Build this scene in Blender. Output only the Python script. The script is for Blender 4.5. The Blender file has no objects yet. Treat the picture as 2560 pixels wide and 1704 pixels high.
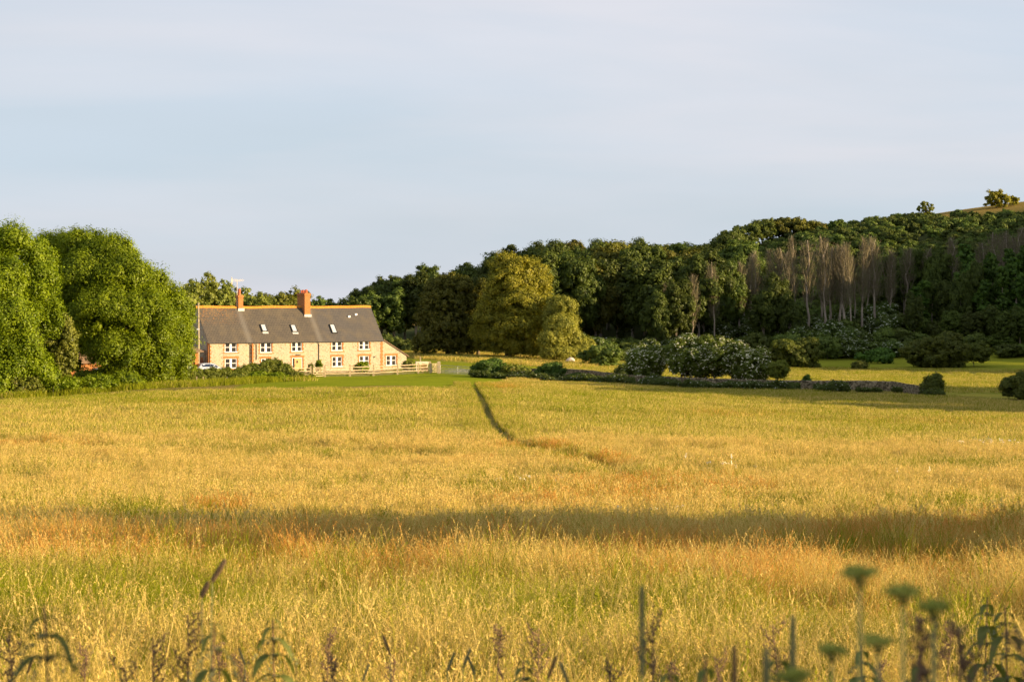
import bpy, math, random
import numpy as np
from mathutils import Vector
R = math.radians
F = 4978.0; CX = 1280.0; HY = 749.0          # focal length, centre and horizon in photo pixels
SC = bpy.context.scene
COL = SC.collection

# ------------------------------------------------------------------ camera
cam_d = bpy.data.cameras.new('camera')
cam = bpy.data.objects.new('camera', cam_d); COL.objects.link(cam)
cam_d.lens = 70.0; cam_d.sensor_width = 36.0
cam_d.shift_y = -(852 - 749) / 2560.0
cam.location = (0, 0, 0); cam.rotation_euler = (R(90), 0, 0)
cam_d.clip_start = 0.1; cam_d.clip_end = 9000
cam_d.dof.use_dof = True; cam_d.dof.focus_distance = 28; cam_d.dof.aperture_fstop = 8.5
SC.camera = cam

# ------------------------------------------------------------------ light
SUN_AZ = R(14); SUN_EL = R(13.5)
to_sun = Vector((math.cos(SUN_AZ) * math.cos(SUN_EL), -math.sin(SUN_AZ) * math.cos(SUN_EL), math.sin(SUN_EL)))
sd = bpy.data.lights.new('sun', 'SUN'); so = bpy.data.objects.new('sun', sd); COL.objects.link(so)
sd.energy = 5.0; sd.angle = R(0.6); sd.color = (1.0, 0.75, 0.42)
so.rotation_euler = to_sun.to_track_quat('Z', 'Y').to_euler()
so.location = (60, -40, 60)

W = bpy.data.worlds.new('World'); SC.world = W; W.use_nodes = True
nt = W.node_tree; nt.nodes.clear()
def wn(t, **k):
    n = nt.nodes.new(t)
    for a, b in k.items(): setattr(n, a, b)
    return n
sky = wn('ShaderNodeTexSky', sky_type='NISHITA', sun_disc=False, sun_elevation=SUN_EL,
         sun_rotation=math.atan2(to_sun.x, to_sun.y), air_density=1.0, dust_density=2.0, ozone_density=2.0)
bg = wn('ShaderNodeBackground'); bg.inputs[1].default_value = 0.057
tc = wn('ShaderNodeTexCoord'); mp = wn('ShaderNodeMapping'); mp.inputs['Scale'].default_value = (1.0, 1.0, 6.0)
nz = wn('ShaderNodeTexNoise'); nz.inputs['Scale'].default_value = 2.2; nz.inputs['Detail'].default_value = 5; nz.inputs['Roughness'].default_value = .5
mr = wn('ShaderNodeMapRange'); mr.inputs['From Min'].default_value = .3; mr.inputs['From Max'].default_value = .72
mr.inputs['To Min'].default_value = .82; mr.inputs['To Max'].default_value = 1.0
mx = wn('ShaderNodeMix', data_type='RGBA')
sepw = wn('ShaderNodeSeparateXYZ')
veil = wn('ShaderNodeValToRGB')
e = veil.color_ramp.elements
e[0].position = 0.0; e[0].color = (4.2, 5.05, 5.75, 1)
e[1].position = 0.20; e[1].color = (4.7, 5.1, 5.85, 1)
cl = wn('ShaderNodeTexNoise'); cl.inputs['Scale'].default_value = 1.9; cl.inputs['Detail'].default_value = 6; cl.inputs['Roughness'].default_value = .5; cl.inputs['Distortion'].default_value = .4
mp2 = wn('ShaderNodeMapping'); mp2.inputs['Scale'].default_value = (1.0, 1.0, 7.5); mp2.inputs['Location'].default_value = (3.2, 1.4, .35); mp2.inputs['Rotation'].default_value = (R(4), R(3), 0)
mr2 = wn('ShaderNodeMapRange'); mr2.inputs['From Min'].default_value = .42; mr2.inputs['From Max'].default_value = .68; mr2.inputs['To Max'].default_value = .85
mx2 = wn('ShaderNodeMix', data_type='RGBA'); mx2.inputs[7].default_value = (5.6, 5.6, 6.05, 1)
nt.links.new(tc.outputs['Generated'], mp.inputs[0]); nt.links.new(mp.outputs[0], nz.inputs['Vector'])
nt.links.new(nz.outputs['Fac'], mr.inputs[0]); nt.links.new(mr.outputs[0], mx.inputs[0])
nt.links.new(tc.outputs['Generated'], sepw.inputs[0]); nt.links.new(sepw.outputs[2], veil.inputs[0])
nt.links.new(tc.outputs['Generated'], mp2.inputs[0]); nt.links.new(mp2.outputs[0], cl.inputs['Vector']); nt.links.new(cl.outputs['Fac'], mr2.inputs[0])
nt.links.new(mr2.outputs[0], mx2.inputs[0]); nt.links.new(veil.outputs[0], mx2.inputs[6])
nt.links.new(sky.outputs[0], mx.inputs[6]); nt.links.new(mx2.outputs[2], mx.inputs[7])
nt.links.new(mx.outputs[2], bg.inputs[0])
wo = wn('ShaderNodeOutputWorld'); nt.links.new(bg.outputs[0], wo.inputs[0])

vs = SC.view_settings
SC.display_settings.display_device = 'sRGB'
vs.view_transform = 'Standard'; vs.look = 'None'; vs.exposure = 1.32; vs.gamma = 1.0; vs.use_curve_mapping = False
SC.render.engine = 'CYCLES'
cy = SC.cycles
cy.use_denoising = True; cy.max_bounces = 6; cy.diffuse_bounces = 3; cy.glossy_bounces = 2
cy.transmission_bounces = 4; cy.transparent_max_bounces = 4; cy.use_adaptive_sampling = True
cy.adaptive_threshold = 0.02; cy.sample_clamp_indirect = 4.0
try: cy.denoiser = 'OPENIMAGEDENOISE'; cy.denoising_prefilter = 'ACCURATE'
except Exception: pass

# ------------------------------------------------------------------ object helpers
def tag(o, label=None, cat=None, group=None, kind=None):
    if label: o['label'] = label
    if cat: o['category'] = cat
    if group: o['group'] = group
    if kind: o['kind'] = kind
    return o
def link(o, parent=None):
    COL.objects.link(o)
    if parent is not None: o.parent = parent
    return o
def empty(name, loc=(0, 0, 0), rz=0.0):
    o = bpy.data.objects.new(name, None); o.location = loc; o.rotation_euler = (0, 0, rz)
    o.empty_display_size = .3
    return link(o)
def copy_tree(o, parent=None):
    c = o.copy(); link(c, parent)
    for ch in list(o.children): copy_tree(ch, c)
    return c

class MB:
    """collects polygons; build() links them as one mesh object"""
    def __init__(s): s.v = []; s.f = []
    def add(s, vs, fs):
        b = len(s.v); s.v += [tuple(p) for p in vs]; s.f += [tuple(b + i for i in f) for f in fs]; return s
    def box(s, x0, x1, y0, y1, z0, z1):
        return s.add([(x0,y0,z0),(x1,y0,z0),(x1,y1,z0),(x0,y1,z0),(x0,y0,z1),(x1,y0,z1),(x1,y1,z1),(x0,y1,z1)],
                     [(0,3,2,1),(4,5,6,7),(0,1,5,4),(1,2,6,5),(2,3,7,6),(3,0,4,7)])
    def bar(s, a, b, w, h=None, up=(0, 0, 1)):
        """square bar from a to b, width w, height h"""
        h = w if h is None else h
        a = Vector(a); b = Vector(b); d = (b - a).normalized(); u = Vector(up)
        if abs(d.dot(u)) > .98: u = Vector((0, 1, 0))
        r = d.cross(u).normalized() * w / 2; t = r.cross(d).normalized() * h / 2
        vs = [a-r-t, a+r-t, a+r+t, a-r+t, b-r-t, b+r-t, b+r+t, b-r+t]
        return s.add(vs, [(0,1,2,3),(7,6,5,4),(0,4,5,1),(1,5,6,2),(2,6,7,3),(3,7,4,0)])
    def tube(s, pts, rad, n=6, cap=True):
        pts = [Vector(p) for p in pts]; b = len(s.v); m = len(pts)
        for i, p in enumerate(pts):
            d = (pts[min(i+1, m-1)] - pts[max(i-1, 0)]).normalized()
            u = Vector((1, 0, 0)) if abs(d.x) < .8 else Vector((0, 1, 0))
            r = d.cross(u).normalized(); t = d.cross(r); q = rad[i] if hasattr(rad, '__len__') else rad
            for k in range(n):
                a = 2 * math.pi * k / n; s.v.append(tuple(p + (r * math.cos(a) + t * math.sin(a)) * q))
        for i in range(m - 1):
            for k in range(n):
                k2 = (k + 1) % n; s.f.append((b+i*n+k, b+i*n+k2, b+(i+1)*n+k2, b+(i+1)*n+k))
        if cap: s.f.append(tuple(b + k for k in range(n))[::-1]); s.f.append(tuple(b+(m-1)*n+k for k in range(n)))
        return s
    def disc(s, c, r0, r1, z0, z1, n=12):
        return s.tube([(c[0], c[1], z0), (c[0], c[1], z1)], [r0, r1], n)
    def prism(s, poly, y0, y1):
        """polygon in xz extruded along y"""
        n = len(poly); vs = [(x, y0, z) for x, z in poly] + [(x, y1, z) for x, z in poly]
        fs = [tuple(range(n)), tuple(range(2*n-1, n-1, -1))] + [(i, i+n, (i+1) % n + n, (i+1) % n) for i in range(n)]
        return s.add(vs, fs)
    def build(s, name, mat, parent=None, smooth=False, bevel=0):
        me = bpy.data.meshes.new(name); me.from_pydata(s.v, [], s.f); me.validate(); me.update()
        me.materials.append(mat)
        if smooth: me.polygons.foreach_set('use_smooth', [True] * len(me.polygons))
        o = link(bpy.data.objects.new(name, me), parent)
        if bevel:
            m = o.modifiers.new('bevel', 'BEVEL'); m.width = bevel; m.segments = 2; m.limit_method = 'ANGLE'
        return o

def np_mesh(name, V, Q, mat, attrs=None, smooth=False):
    """V (n,3) and Q (m,k) arrays, attrs {name: per-vertex float array}"""
    me = bpy.data.meshes.new(name)
    V = np.asarray(V, np.float32); Q = np.asarray(Q, np.int32); m, k = Q.shape
    me.vertices.add(len(V)); me.vertices.foreach_set('co', V.ravel())
    me.loops.add(m * k); me.loops.foreach_set('vertex_index', Q.ravel())
    me.polygons.add(m); me.polygons.foreach_set('loop_start', np.arange(0, m * k, k, dtype=np.int32))
    if smooth: me.polygons.foreach_set('use_smooth', np.ones(m, bool))
    me.update(calc_edges=True)
    for n, a in (attrs or {}).items():
        at = me.attributes.new(n, 'FLOAT', 'POINT'); at.data.foreach_set('value', np.asarray(a, np.float32))
    if mat is not None: me.materials.append(mat)
    return me
def np_obj(name, me, parent=None, loc=(0, 0, 0)):
    o = bpy.data.objects.new(name, me); o.location = loc; return link(o, parent)

# ------------------------------------------------------------------ terrain
def pchip(xs, ys, q):
    xs = np.asarray(xs, float); ys = np.asarray(ys, float); q = np.clip(q, xs[0], xs[-1])
    h = np.diff(xs); d = np.diff(ys) / h
    m = np.zeros(len(xs)); m[0] = d[0]; m[-1] = d[-1]
    for i in range(1, len(xs) - 1):
        if d[i-1] * d[i] > 0:
            w1 = 2*h[i] + h[i-1]; w2 = h[i] + 2*h[i-1]; m[i] = (w1 + w2) / (w1 / d[i-1] + w2 / d[i])
    i = np.clip(np.searchsorted(xs, q) - 1, 0, len(h) - 1); t = (q - xs[i]) / h[i]; H = h[i]
    return (ys[i]*(1+2*t)*(1-t)**2 + H*m[i]*t*(1-t)**2 + ys[i+1]*t*t*(3-2*t) + H*m[i+1]*t*t*(t-1))
NEAR = [(-60, -1.7), (0, -2.0), (3, -2.0), (9.6, -2.25), (24, -3.3), (36, -4.5), (45, -5.15), (62, -6.1)]
COLS = [   # photo column, then (distance, height)
 (-9000, [(92,-7.15),(150,-8.35),(204,-9.9),(260,-10),(330,-10),(450,-9),(700,-8),(900,-8)]),
 (0,    [(92,-7.15),(150,-8.35),(204,-9.87),(230,-10.3),(263,-10.4),(330,-10.5),(450,-9),(700,-6),(900,-6)]),
 (520,  [(92,-7.1),(150,-8.15),(210,-9.24),(240,-9.85),(262,-9.9),(285,-9.9),(330,-9.8),(450,-8),(700,-6),(900,-6)]),
 (900,  [(92,-7.1),(150,-8.0),(215,-8.95),(235,-9.5),(255,-9.9),(285,-9.9),(330,-9.2),(400,-7.5),(700,-6),(900,-6)]),
 (1120, [(92,-7.1),(150,-8.0),(215,-9.1),(255,-9.6),(290,-9.3),(340,-9.25),(400,-6),(700,-4),(900,-4)]),
 (1500, [(92,-7.15),(150,-8.35),(240,-10.1),(300,-10.0),(345,-10),(390,-6),(430,-1),(500,1),(700,0),(900,-2)]),
 (1800, [(92,-7.2),(150,-8.8),(232,-10.2),(300,-10.1),(335,-9.9),(350,-8),(400,2),(430,7),(480,9),(700,5),(900,0)]),
 (2050, [(92,-7.3),(150,-9.2),(225,-10.2),(266,-10.2),(325,-10.2),(350,-7),(400,6),(430,13.5),(480,15.5),(700,10),(900,0)]),
 (2560, [(92,-7.3),(150,-9.4),(215,-10.4),(266,-10.4),(325,-9.9),(350,-6),(400,9.5),(430,18),(455,22.3),(500,24),(700,20),(900,0)]),
 (3300, [(92,-7.3),(150,-9.4),(215,-9),(266,-8),(325,6),(350,14),(400,22),(430,27),(480,30),(700,26),(900,0)]),
 (5200, [(92,-6.9),(150,-8),(215,2),(266,14),(325,34),(350,40),(400,37),(430,36),(480,36),(700,30),(900,0)]),
 (12000,[(92,-6.9),(150,-7),(215,4),(266,16),(325,36),(350,42),(400,38),(430,36),(480,36),(700,30),(900,0)])]
GD = np.concatenate([np.arange(-60, 60, 2.0), np.arange(60, 500, 2.5), np.arange(500, 901, 10)])
GU = np.linspace(-2.1, 2.1, 421)
_c = np.array([pchip([p[0] for p in NEAR + c[1]], [p[1] for p in NEAR + c[1]], GD) for _, c in [(k, (0, v)) for k, v in COLS]])
_cu = np.array([(k - CX) / F for k, _ in COLS])
TAB = np.array([pchip(_cu, _c[:, j], GU) for j in range(len(GD))])      # [d, u]
def tz(x, y):
    x = np.asarray(x, float); y = np.asarray(y, float)
    u = np.clip(x / np.maximum(y, 20.0), -2.09, 2.09); d = np.clip(y, -60, 899)
    i = np.clip(np.searchsorted(GD, d, 'right') - 1, 0, len(GD) - 2); a = (d - GD[i]) / (GD[i+1] - GD[i])
    q = (u - GU[0]) / (GU[1] - GU[0]); j = np.clip(q.astype(int), 0, len(GU) - 2); b = q - j
    z = (TAB[i, j]*(1-b) + TAB[i, j+1]*b)*(1-a) + (TAB[i+1, j]*(1-b) + TAB[i+1, j+1]*b)*a
    k = np.clip((y - 50) / 60, 0, 1) * np.clip((330 - y) / 60, 0, 1)
    bump = .10*np.sin(x*.21 + .7*np.sin(y*.11)) * np.sin(y*.17 + 1.3) + .05*np.sin(x*.63 + y*.2) * np.sin(y*.41)
    return z + bump * k + np.where(y > 899, -(y - 899) * .02, 0)
def tzf(x, y): return float(tz(np.array([x]), np.array([y]))[0])
def ghit(px, py):
    """the ground point seen at photo position px, py"""
    d = np.arange(6, 500, .25); x = (px - CX) / F * d
    g = tz(x, d); ray = -(py - HY) / F * d; k = np.argmax(ray <= g)
    return Vector((x[k], d[k], g[k]))
def at(px, d, py=None):
    x = (px - CX) / F * d
    return Vector((x, d, tzf(x, d) if py is None else -(py - HY) / F * d))
def topix(x, y, z): return CX + F * x / np.maximum(y, 1), HY - F * z / np.maximum(y, 1)
MEADOW_PX = [-3000, -400, 0, 250, 400, 640, 900, 1180, 1215, 1290, 1400, 1600, 1930, 2300, 2560, 3000, 6000]
MEADOW_PY = [1034, 1014, 1007, 991, 983, 977, 974, 974, 965, 948, 948, 963, 978, 991, 1006, 1020, 1046]
def edge_py(px): return np.interp(px, MEADOW_PX, MEADOW_PY)
PATH_PX = [(1178, 962), (1190, 980), (1207, 1010), (1222, 1045), (1238, 1075), (1262, 1098), (1290, 1118),
           (1330, 1131), (1400, 1148), (1470, 1163), (1530, 1185), (1570, 1205), (1640, 1222), (1760, 1246)]
PATH = [ghit(*p) for p in PATH_PX]
def seg_dist(x, y, pts):
    best = np.full(np.shape(x), 1e9)
    for a, b in zip(pts[:-1], pts[1:]):
        dx, dy = b.x - a.x, b.y - a.y; L = dx*dx + dy*dy + 1e-9
        t = np.clip(((x - a.x)*dx + (y - a.y)*dy) / L, 0, 1)
        best = np.minimum(best, np.hypot(x - a.x - t*dx, y - a.y - t*dy))
    return best
RUST = [(1340,1133,90,10,.8),(1480,1165,90,12,.7),(1640,1232,170,22,.75),(1560,1275,160,26,.3),(1800,1245,160,20,.3),
        (540,1292,60,16,.9),(1380,1270,110,26,.45),(60,1120,110,8,.8),(200,1125,60,6,.6),(1160,1160,50,8,.5),
        (250,1440,260,40,.9),(640,1440,260,50,.6),(1050,1420,200,50,.45),(1480,1400,220,40,.7),(1700,1450,260,50,.75),
        (1650,1490,90,40,.6),(2200,1420,260,50,.8),(2450,1400,200,60,.9),(1950,1560,120,60,.5),(2300,1560,200,70,.5),
        (1000,1480,150,40,.4),(600,1010,300,10,.35),(1800,1040,200,10,.3),(2300,1060,260,10,.3),(1250,970,60,8,.6)]
GREEN = [(300,1600,600,70,.75),(120,1560,300,60,.5),(1500,1620,700,60,.5),(350,1320,140,30,.6),(950,1330,60,30,.4),(60,1240,160,40,.3),
         (300,1000,500,18,.6),(1700,990,500,20,.4),(2100,1050,500,26,.3),(900,1000,300,14,.3),(1450,1020,200,24,.3),
         (700,1130,300,22,.25),(1250,1250,120,18,.4),(2300,1180,300,22,.35),(2400,1300,200,30,.3),(1900,1330,120,30,.3)]
def field(px, py, L):
    s = np.zeros(np.shape(px))
    for cx, cy_, rx, ry, a in L: s = s + a * np.exp(-((px-cx)/rx)**2 - ((py-cy_)/ry)**2)
    return np.clip(s, 0, 1)
# ------------------------------------------------------------------ materials
class NT:
    def __init__(s, name):
        s.m = bpy.data.materials.new(name); s.m.use_nodes = True; s.t = s.m.node_tree; s.t.nodes.clear()
        s.out = s.n('ShaderNodeOutputMaterial')
    def n(s, ty, inp=None, **k):
        x = s.t.nodes.new(ty)
        for a, b in k.items(): setattr(x, a, b)
        for a, b in (inp or {}).items(): s.set(x, a, b)
        return x
    def set(s, node, key, val):
        i = node.inputs[key]
        if isinstance(val, bpy.types.NodeSocket): s.t.links.new(val, i)
        elif isinstance(val, bpy.types.Node): s.t.links.new(val.outputs[0], i)
        else: i.default_value = val
    def ramp(s, fac, stops, mode='LINEAR'):
        r = s.n('ShaderNodeValToRGB', {0: fac}); r.color_ramp.interpolation = mode; e = r.color_ramp.elements
        while len(e) < len(stops): e.new(.5)
        for i, (p, c) in enumerate(stops): e[i].position = p; e[i].color = (*c, 1)
        return r
    def noise(s, scale, detail=4, vec=None, rough=.55):
        return s.n('ShaderNodeTexNoise', {'Scale': scale, 'Detail': detail, 'Roughness': rough, **({'Vector': vec} if vec is not None else {})})
    def mix(s, fac, a, b, bt='MIX'):
        x = s.n('ShaderNodeMix', data_type='RGBA', blend_type=bt); s.set(x, 0, fac)
        for k, v in ((6, a), (7, b)): s.set(x, k, (*v, 1) if isinstance(v, tuple) and len(v) == 3 else v)
        return x.outputs[2]
    def math(s, op, a, b=0.0, c=None):
        x = s.n('ShaderNodeMath', operation=op); s.set(x, 0, a); s.set(x, 1, b)
        if c is not None: s.set(x, 2, c)
        return x.outputs[0]
    def pos(s, sc=(1, 1, 1), obj=False):
        src = s.n('ShaderNodeTexCoord').outputs['Object'] if obj else s.n('ShaderNodeNewGeometry').outputs['Position']
        return s.n('ShaderNodeMapping', {0: src, 'Scale': sc}).outputs[0]
    def principled(s, col, rough=.8, spec=.3, bump=None, bs=.3, bd=.02, **k):
        p = s.n('ShaderNodeBsdfPrincipled'); s.set(p, 'Base Color', (*col, 1) if isinstance(col, tuple) else col)
        s.set(p, 'Roughness', rough); s.set(p, 'Specular IOR Level', spec)
        for a, b in k.items(): s.set(p, a.replace('_', ' '), b)
        if bump is not None:
            b = s.n('ShaderNodeBump', {'Strength': bs, 'Distance': bd, 'Height': bump}); s.set(p, 'Normal', b.outputs[0])
        s.t.links.new(p.outputs[0], s.out.inputs[0]); return s.m
def simple(name, a, b, scale=3.0, rough=.8, spec=.3, bs=.3, bd=.02, sc=(1, 1, 1), **k):
    t = NT(name); n = t.noise(scale, 5, t.pos(sc, True)); c = t.ramp(n.outputs[0], [(.3, a), (.7, b)])
    return t.principled(c.outputs[0], rough, spec, n.outputs[0], bs, bd, **k)

def leaf_mat(name, dark, light, warm=None, trans=.35, hue_obj=.25, gloss=True, flower=None):
    """leaves: attribute tone runs 0..1 per leaf; above 1.5 marks blossom"""
    t = NT(name); tone = t.n('ShaderNodeAttribute', attribute_name='tone').outputs['Fac']
    oi = t.n('ShaderNodeObjectInfo').outputs['Random']
    big = t.noise(.35, 3, t.pos()).outputs[0]
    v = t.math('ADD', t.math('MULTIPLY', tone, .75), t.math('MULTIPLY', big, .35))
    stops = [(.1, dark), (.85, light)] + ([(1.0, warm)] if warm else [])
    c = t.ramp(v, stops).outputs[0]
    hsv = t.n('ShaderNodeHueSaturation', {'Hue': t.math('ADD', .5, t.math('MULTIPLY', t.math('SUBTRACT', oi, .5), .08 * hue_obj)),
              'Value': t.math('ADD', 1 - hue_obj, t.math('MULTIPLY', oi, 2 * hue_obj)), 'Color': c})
    c = hsv.outputs[0]
    if flower: c = t.mix(t.math('GREATER_THAN', tone, 1.5), c, flower)
    df = t.n('ShaderNodeBsdfDiffuse', {'Color': c}); tr = t.n('ShaderNodeBsdfTranslucent', {'Color': t.mix(1.0, c, (1.0, 1.0, .55), 'MULTIPLY')})
    m = t.n('ShaderNodeMixShader', {0: trans, 1: df.outputs[0], 2: tr.outputs[0]})
    if gloss:
        g = t.n('ShaderNodeBsdfGlossy', {'Roughness': .5, 'Color': (1, 1, 1, 1)})
        m = t.n('ShaderNodeMixShader', {0: .012, 1: m.outputs[0], 2: g.outputs[0]})
    t.t.links.new(m.outputs[0], t.out.inputs[0]); return t.m

G_GREEN = (.125, .165, .008); G_GREEN2 = (.31, .31, .022); G_STRAW = (.355, .265, .042); G_TAN = (.73, .545, .185)
G_RUST = (.56, .28, .065); G_LAWN = (.15, .185, .012); G_LAWN2 = (.23, .245, .018)
def grass_colour(t, v, green, rust):
    """v: per-blade random; green, rust: how much of each grows here"""
    n1 = t.noise(.09, 4, t.pos((1, 1.2, 0))).outputs[0]; n2 = t.noise(.55, 3, t.pos((1, 1.3, 0))).outputs[0]
    gg = t.math('ADD', green, t.math('MULTIPLY', t.math('SUBTRACT', n1, .5), 1.7))
    gg = t.math('ADD', gg, t.math('MULTIPLY', t.math('SUBTRACT', n2, .5), 1.2))
    thr = t.math('ADD', .43, t.math('MULTIPLY', gg, .66))
    isg = t.n('ShaderNodeMapRange', {'Value': t.math('SUBTRACT', thr, v), 'From Min': -.12, 'From Max': .12}).outputs[0]
    rr = t.math('ADD', rust, t.math('MULTIPLY', t.math('SUBTRACT', n2, .55), .5))
    isr = t.n('ShaderNodeMapRange', {'Value': t.math('SUBTRACT', rr, t.math('FRACT', t.math('MULTIPLY', v, 7.31))), 'From Min': -.2, 'From Max': .2}).outputs[0]
    straw = t.mix(v, G_STRAW, G_TAN); dry = t.mix(isr, straw, G_RUST)
    gr = t.mix(t.math('FRACT', t.math('MULTIPLY', v, 3.7)), G_GREEN, G_GREEN2)
    return t.mix(isg, dry, gr)
def grass_mat(name, trans=.33):
    t = NT(name)
    v = t.n('ShaderNodeAttribute', attribute_name='v').outputs['Fac']
    g = t.n('ShaderNodeAttribute', attribute_name='green', attribute_type='INSTANCER').outputs['Fac']
    r = t.n('ShaderNodeAttribute', attribute_name='rust', attribute_type='INSTANCER').outputs['Fac']
    c = grass_colour(t, v, g, r)
    df = t.n('ShaderNodeBsdfDiffuse', {'Color': c}); tr = t.n('ShaderNodeBsdfTranslucent', {'Color': c})
    m = t.n('ShaderNodeMixShader', {0: trans, 1: df.outputs[0], 2: tr.outputs[0]})
    t.t.links.new(m.outputs[0], t.out.inputs[0]); return t.m
def ground_mat():
    t = NT('field_ground')
    g = t.n('ShaderNodeAttribute', attribute_name='green').outputs['Fac']
    r = t.n('ShaderNodeAttribute', attribute_name='rust').outputs['Fac']
    lawn = t.n('ShaderNodeAttribute', attribute_name='lawn').outputs['Fac']
    yel = t.n('ShaderNodeAttribute', attribute_name='yellow').outputs['Fac']
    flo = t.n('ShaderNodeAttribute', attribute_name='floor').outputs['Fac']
    track = t.n('ShaderNodeAttribute', attribute_name='track').outputs['Fac']
    v = t.noise(9, 3, t.pos()).outputs[0]
    v = t.n('ShaderNodeMapRange', {'Value': v, 'From Min': .3, 'From Max': .7}).outputs[0]
    c = grass_colour(t, v, g, r)
    c = t.mix(.65, c, (.055, .045, .016))                       # soil and thatch, darkened to paint the shade between the stems
    ln = t.noise(.5, 4, t.pos((.25, 1.5, 1))).outputs[0]
    c = t.mix(lawn, c, t.ramp(ln, [(.35, G_LAWN), (.65, G_LAWN2)]).outputs[0])
    yn = t.noise(.35, 4, t.pos((.3, 1.2, 1))).outputs[0]
    c = t.mix(yel, c, t.ramp(yn, [(.35, (.17, .21, .02)), (.65, (.42, .34, .06))]).outputs[0])
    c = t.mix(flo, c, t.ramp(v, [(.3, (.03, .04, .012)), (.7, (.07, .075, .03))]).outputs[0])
    kn = t.noise(2.2, 5, t.pos()).outputs[0]
    c = t.mix(track, c, t.ramp(kn, [(.4, (.10, .13, .04)), (.62, (.38, .34, .28))]).outputs[0])
    return t.principled(c, 1.0, 0.0, v, .4, .1)

def flint_mat():
    t = NT('flint_wall'); p = t.pos((1, 1, 1), True)
    vo = t.n('ShaderNodeTexVoronoi', {'Vector': p, 'Scale': 7.5, 'Randomness': 1.0}); d = vo.outputs['Distance']
    sep = t.n('ShaderNodeSeparateColor', {0: vo.outputs['Color']}).outputs[0]
    st = t.ramp(sep, [(0, (.10, .06, .035)), (.25, (.26, .17, .10)), (.5, (.37, .30, .215)), (.8, (.50, .43, .32)), (1, (.30, .20, .13))]).outputs[0]
    c = t.mix(t.n('ShaderNodeMapRange', {'Value': d, 'From Min': .35, 'From Max': .55}).outputs[0], st, (.37, .335, .255))
    n = t.noise(.6, 4, p).outputs[0]
    c = t.mix(t.n('ShaderNodeMapRange', {'Value': n, 'From Min': .45, 'From Max': .7, 'To Max': .45}).outputs[0], c, (.55, .38, .24))
    return t.principled(c, .85, .2, d, .5, .03)
def brick_mat(name='brick', a=(.34, .085, .02), b=(.46, .15, .03), mortar=(.30, .19, .10), vertical=False, scale=1.0):
    t = NT(name); tc = t.n('ShaderNodeTexCoord'); sep = t.n('ShaderNodeSeparateXYZ', {0: tc.outputs['Object']})
    xy = t.math('ADD', sep.outputs[0], sep.outputs[1])
    cb = t.n('ShaderNodeCombineXYZ', {0: xy, 1: sep.outputs[2]})
    br = t.n('ShaderNodeTexBrick', {'Vector': cb.outputs[0], 'Color1': (*a, 1), 'Color2': (*b, 1), 'Mortar': (*mortar, 1), 'Scale': scale,
             'Mortar Size': .012, 'Brick Width': .225, 'Row Height': .075, 'Bias': 0.0})
    n = t.noise(4, 4, t.pos(obj=True)).outputs[0]
    c = t.mix(t.math('MULTIPLY', n, .5), br.outputs[0], (.46, .20, .06))
    return t.principled(c, .85, .2, br.outputs['Fac'], .4, .01)
def roof_mat():
    t = NT('slate_roof'); p = t.n('ShaderNodeTexCoord').outputs['Object']; sep = t.n('ShaderNodeSeparateXYZ', {0: p})
    cb = t.n('ShaderNodeCombineXYZ', {0: sep.outputs[0], 1: t.math('MULTIPLY', sep.outputs[2], 1.28)})
    br = t.n('ShaderNodeTexBrick', {'Vector': cb.outputs[0], 'Color1': (.075, .058, .044, 1), 'Color2': (.115, .090, .066, 1), 'Mortar': (.012, .011, .010, 1),
             'Scale': 1.0, 'Mortar Size': .03, 'Brick Width': .40, 'Row Height': .30})
    # newer, greyer slates over the last third
    grey = t.n('ShaderNodeMapRange', {'Value': sep.outputs[0], 'From Min': 17.2, 'From Max': 17.5}).outputs[0]
    old = t.mix(.45, br.outputs[0], (.075, .066, .056)); new = t.mix(.55, br.outputs[0], (.070, .068, .072))
    c = t.mix(grey, old, new)
    n = t.noise(.8, 5, t.pos((1, 1, .5), True)).outputs[0]
    c = t.mix(t.n('ShaderNodeMapRange', {'Value': n, 'From Min': .45, 'From Max': .72, 'To Max': .5}).outputs[0], c, (.13, .10, .06))
    # orange lichen in spots below the ridge at the left
    n3 = t.noise(5, 4, t.pos(obj=True), .7).outputs[0]
    near = t.n('ShaderNodeMapRange', {'Value': sep.outputs[0], 'From Min': 6.5, 'From Max': 3.0}).outputs[0]
    hi = t.n('ShaderNodeMapRange', {'Value': sep.outputs[2], 'From Min': 6.3, 'From Max': 8.6}).outputs[0]
    li = t.math('MULTIPLY', t.n('ShaderNodeMapRange', {'Value': n3, 'From Min': .52, 'From Max': .62}).outputs[0], t.math('MULTIPLY', near, hi))
    c = t.mix(t.math('MULTIPLY', li, .8), c, (.36, .16, .03))
    # pale run-off streaks under the two stacks
    for x0 in (6.0, 16.7):
        w = t.math('ABSOLUTE', t.math('SUBTRACT', sep.outputs[0], x0))
        k = t.n('ShaderNodeMapRange', {'Value': t.math('ADD', w, t.math('MULTIPLY', n3, .7)), 'From Min': .95, 'From Max': .45, 'To Max': .5}).outputs[0]
        c = t.mix(k, c, (.16, .145, .13))
    return t.principled(c, .7, .3, br.outputs['Fac'], .6, .02)
def glass_mat(name='window_glass', col=(.03, .03, .035)):
    t = NT(name); return t.principled(col, .06, .6, **{'Coat_Weight': .3})

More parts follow.
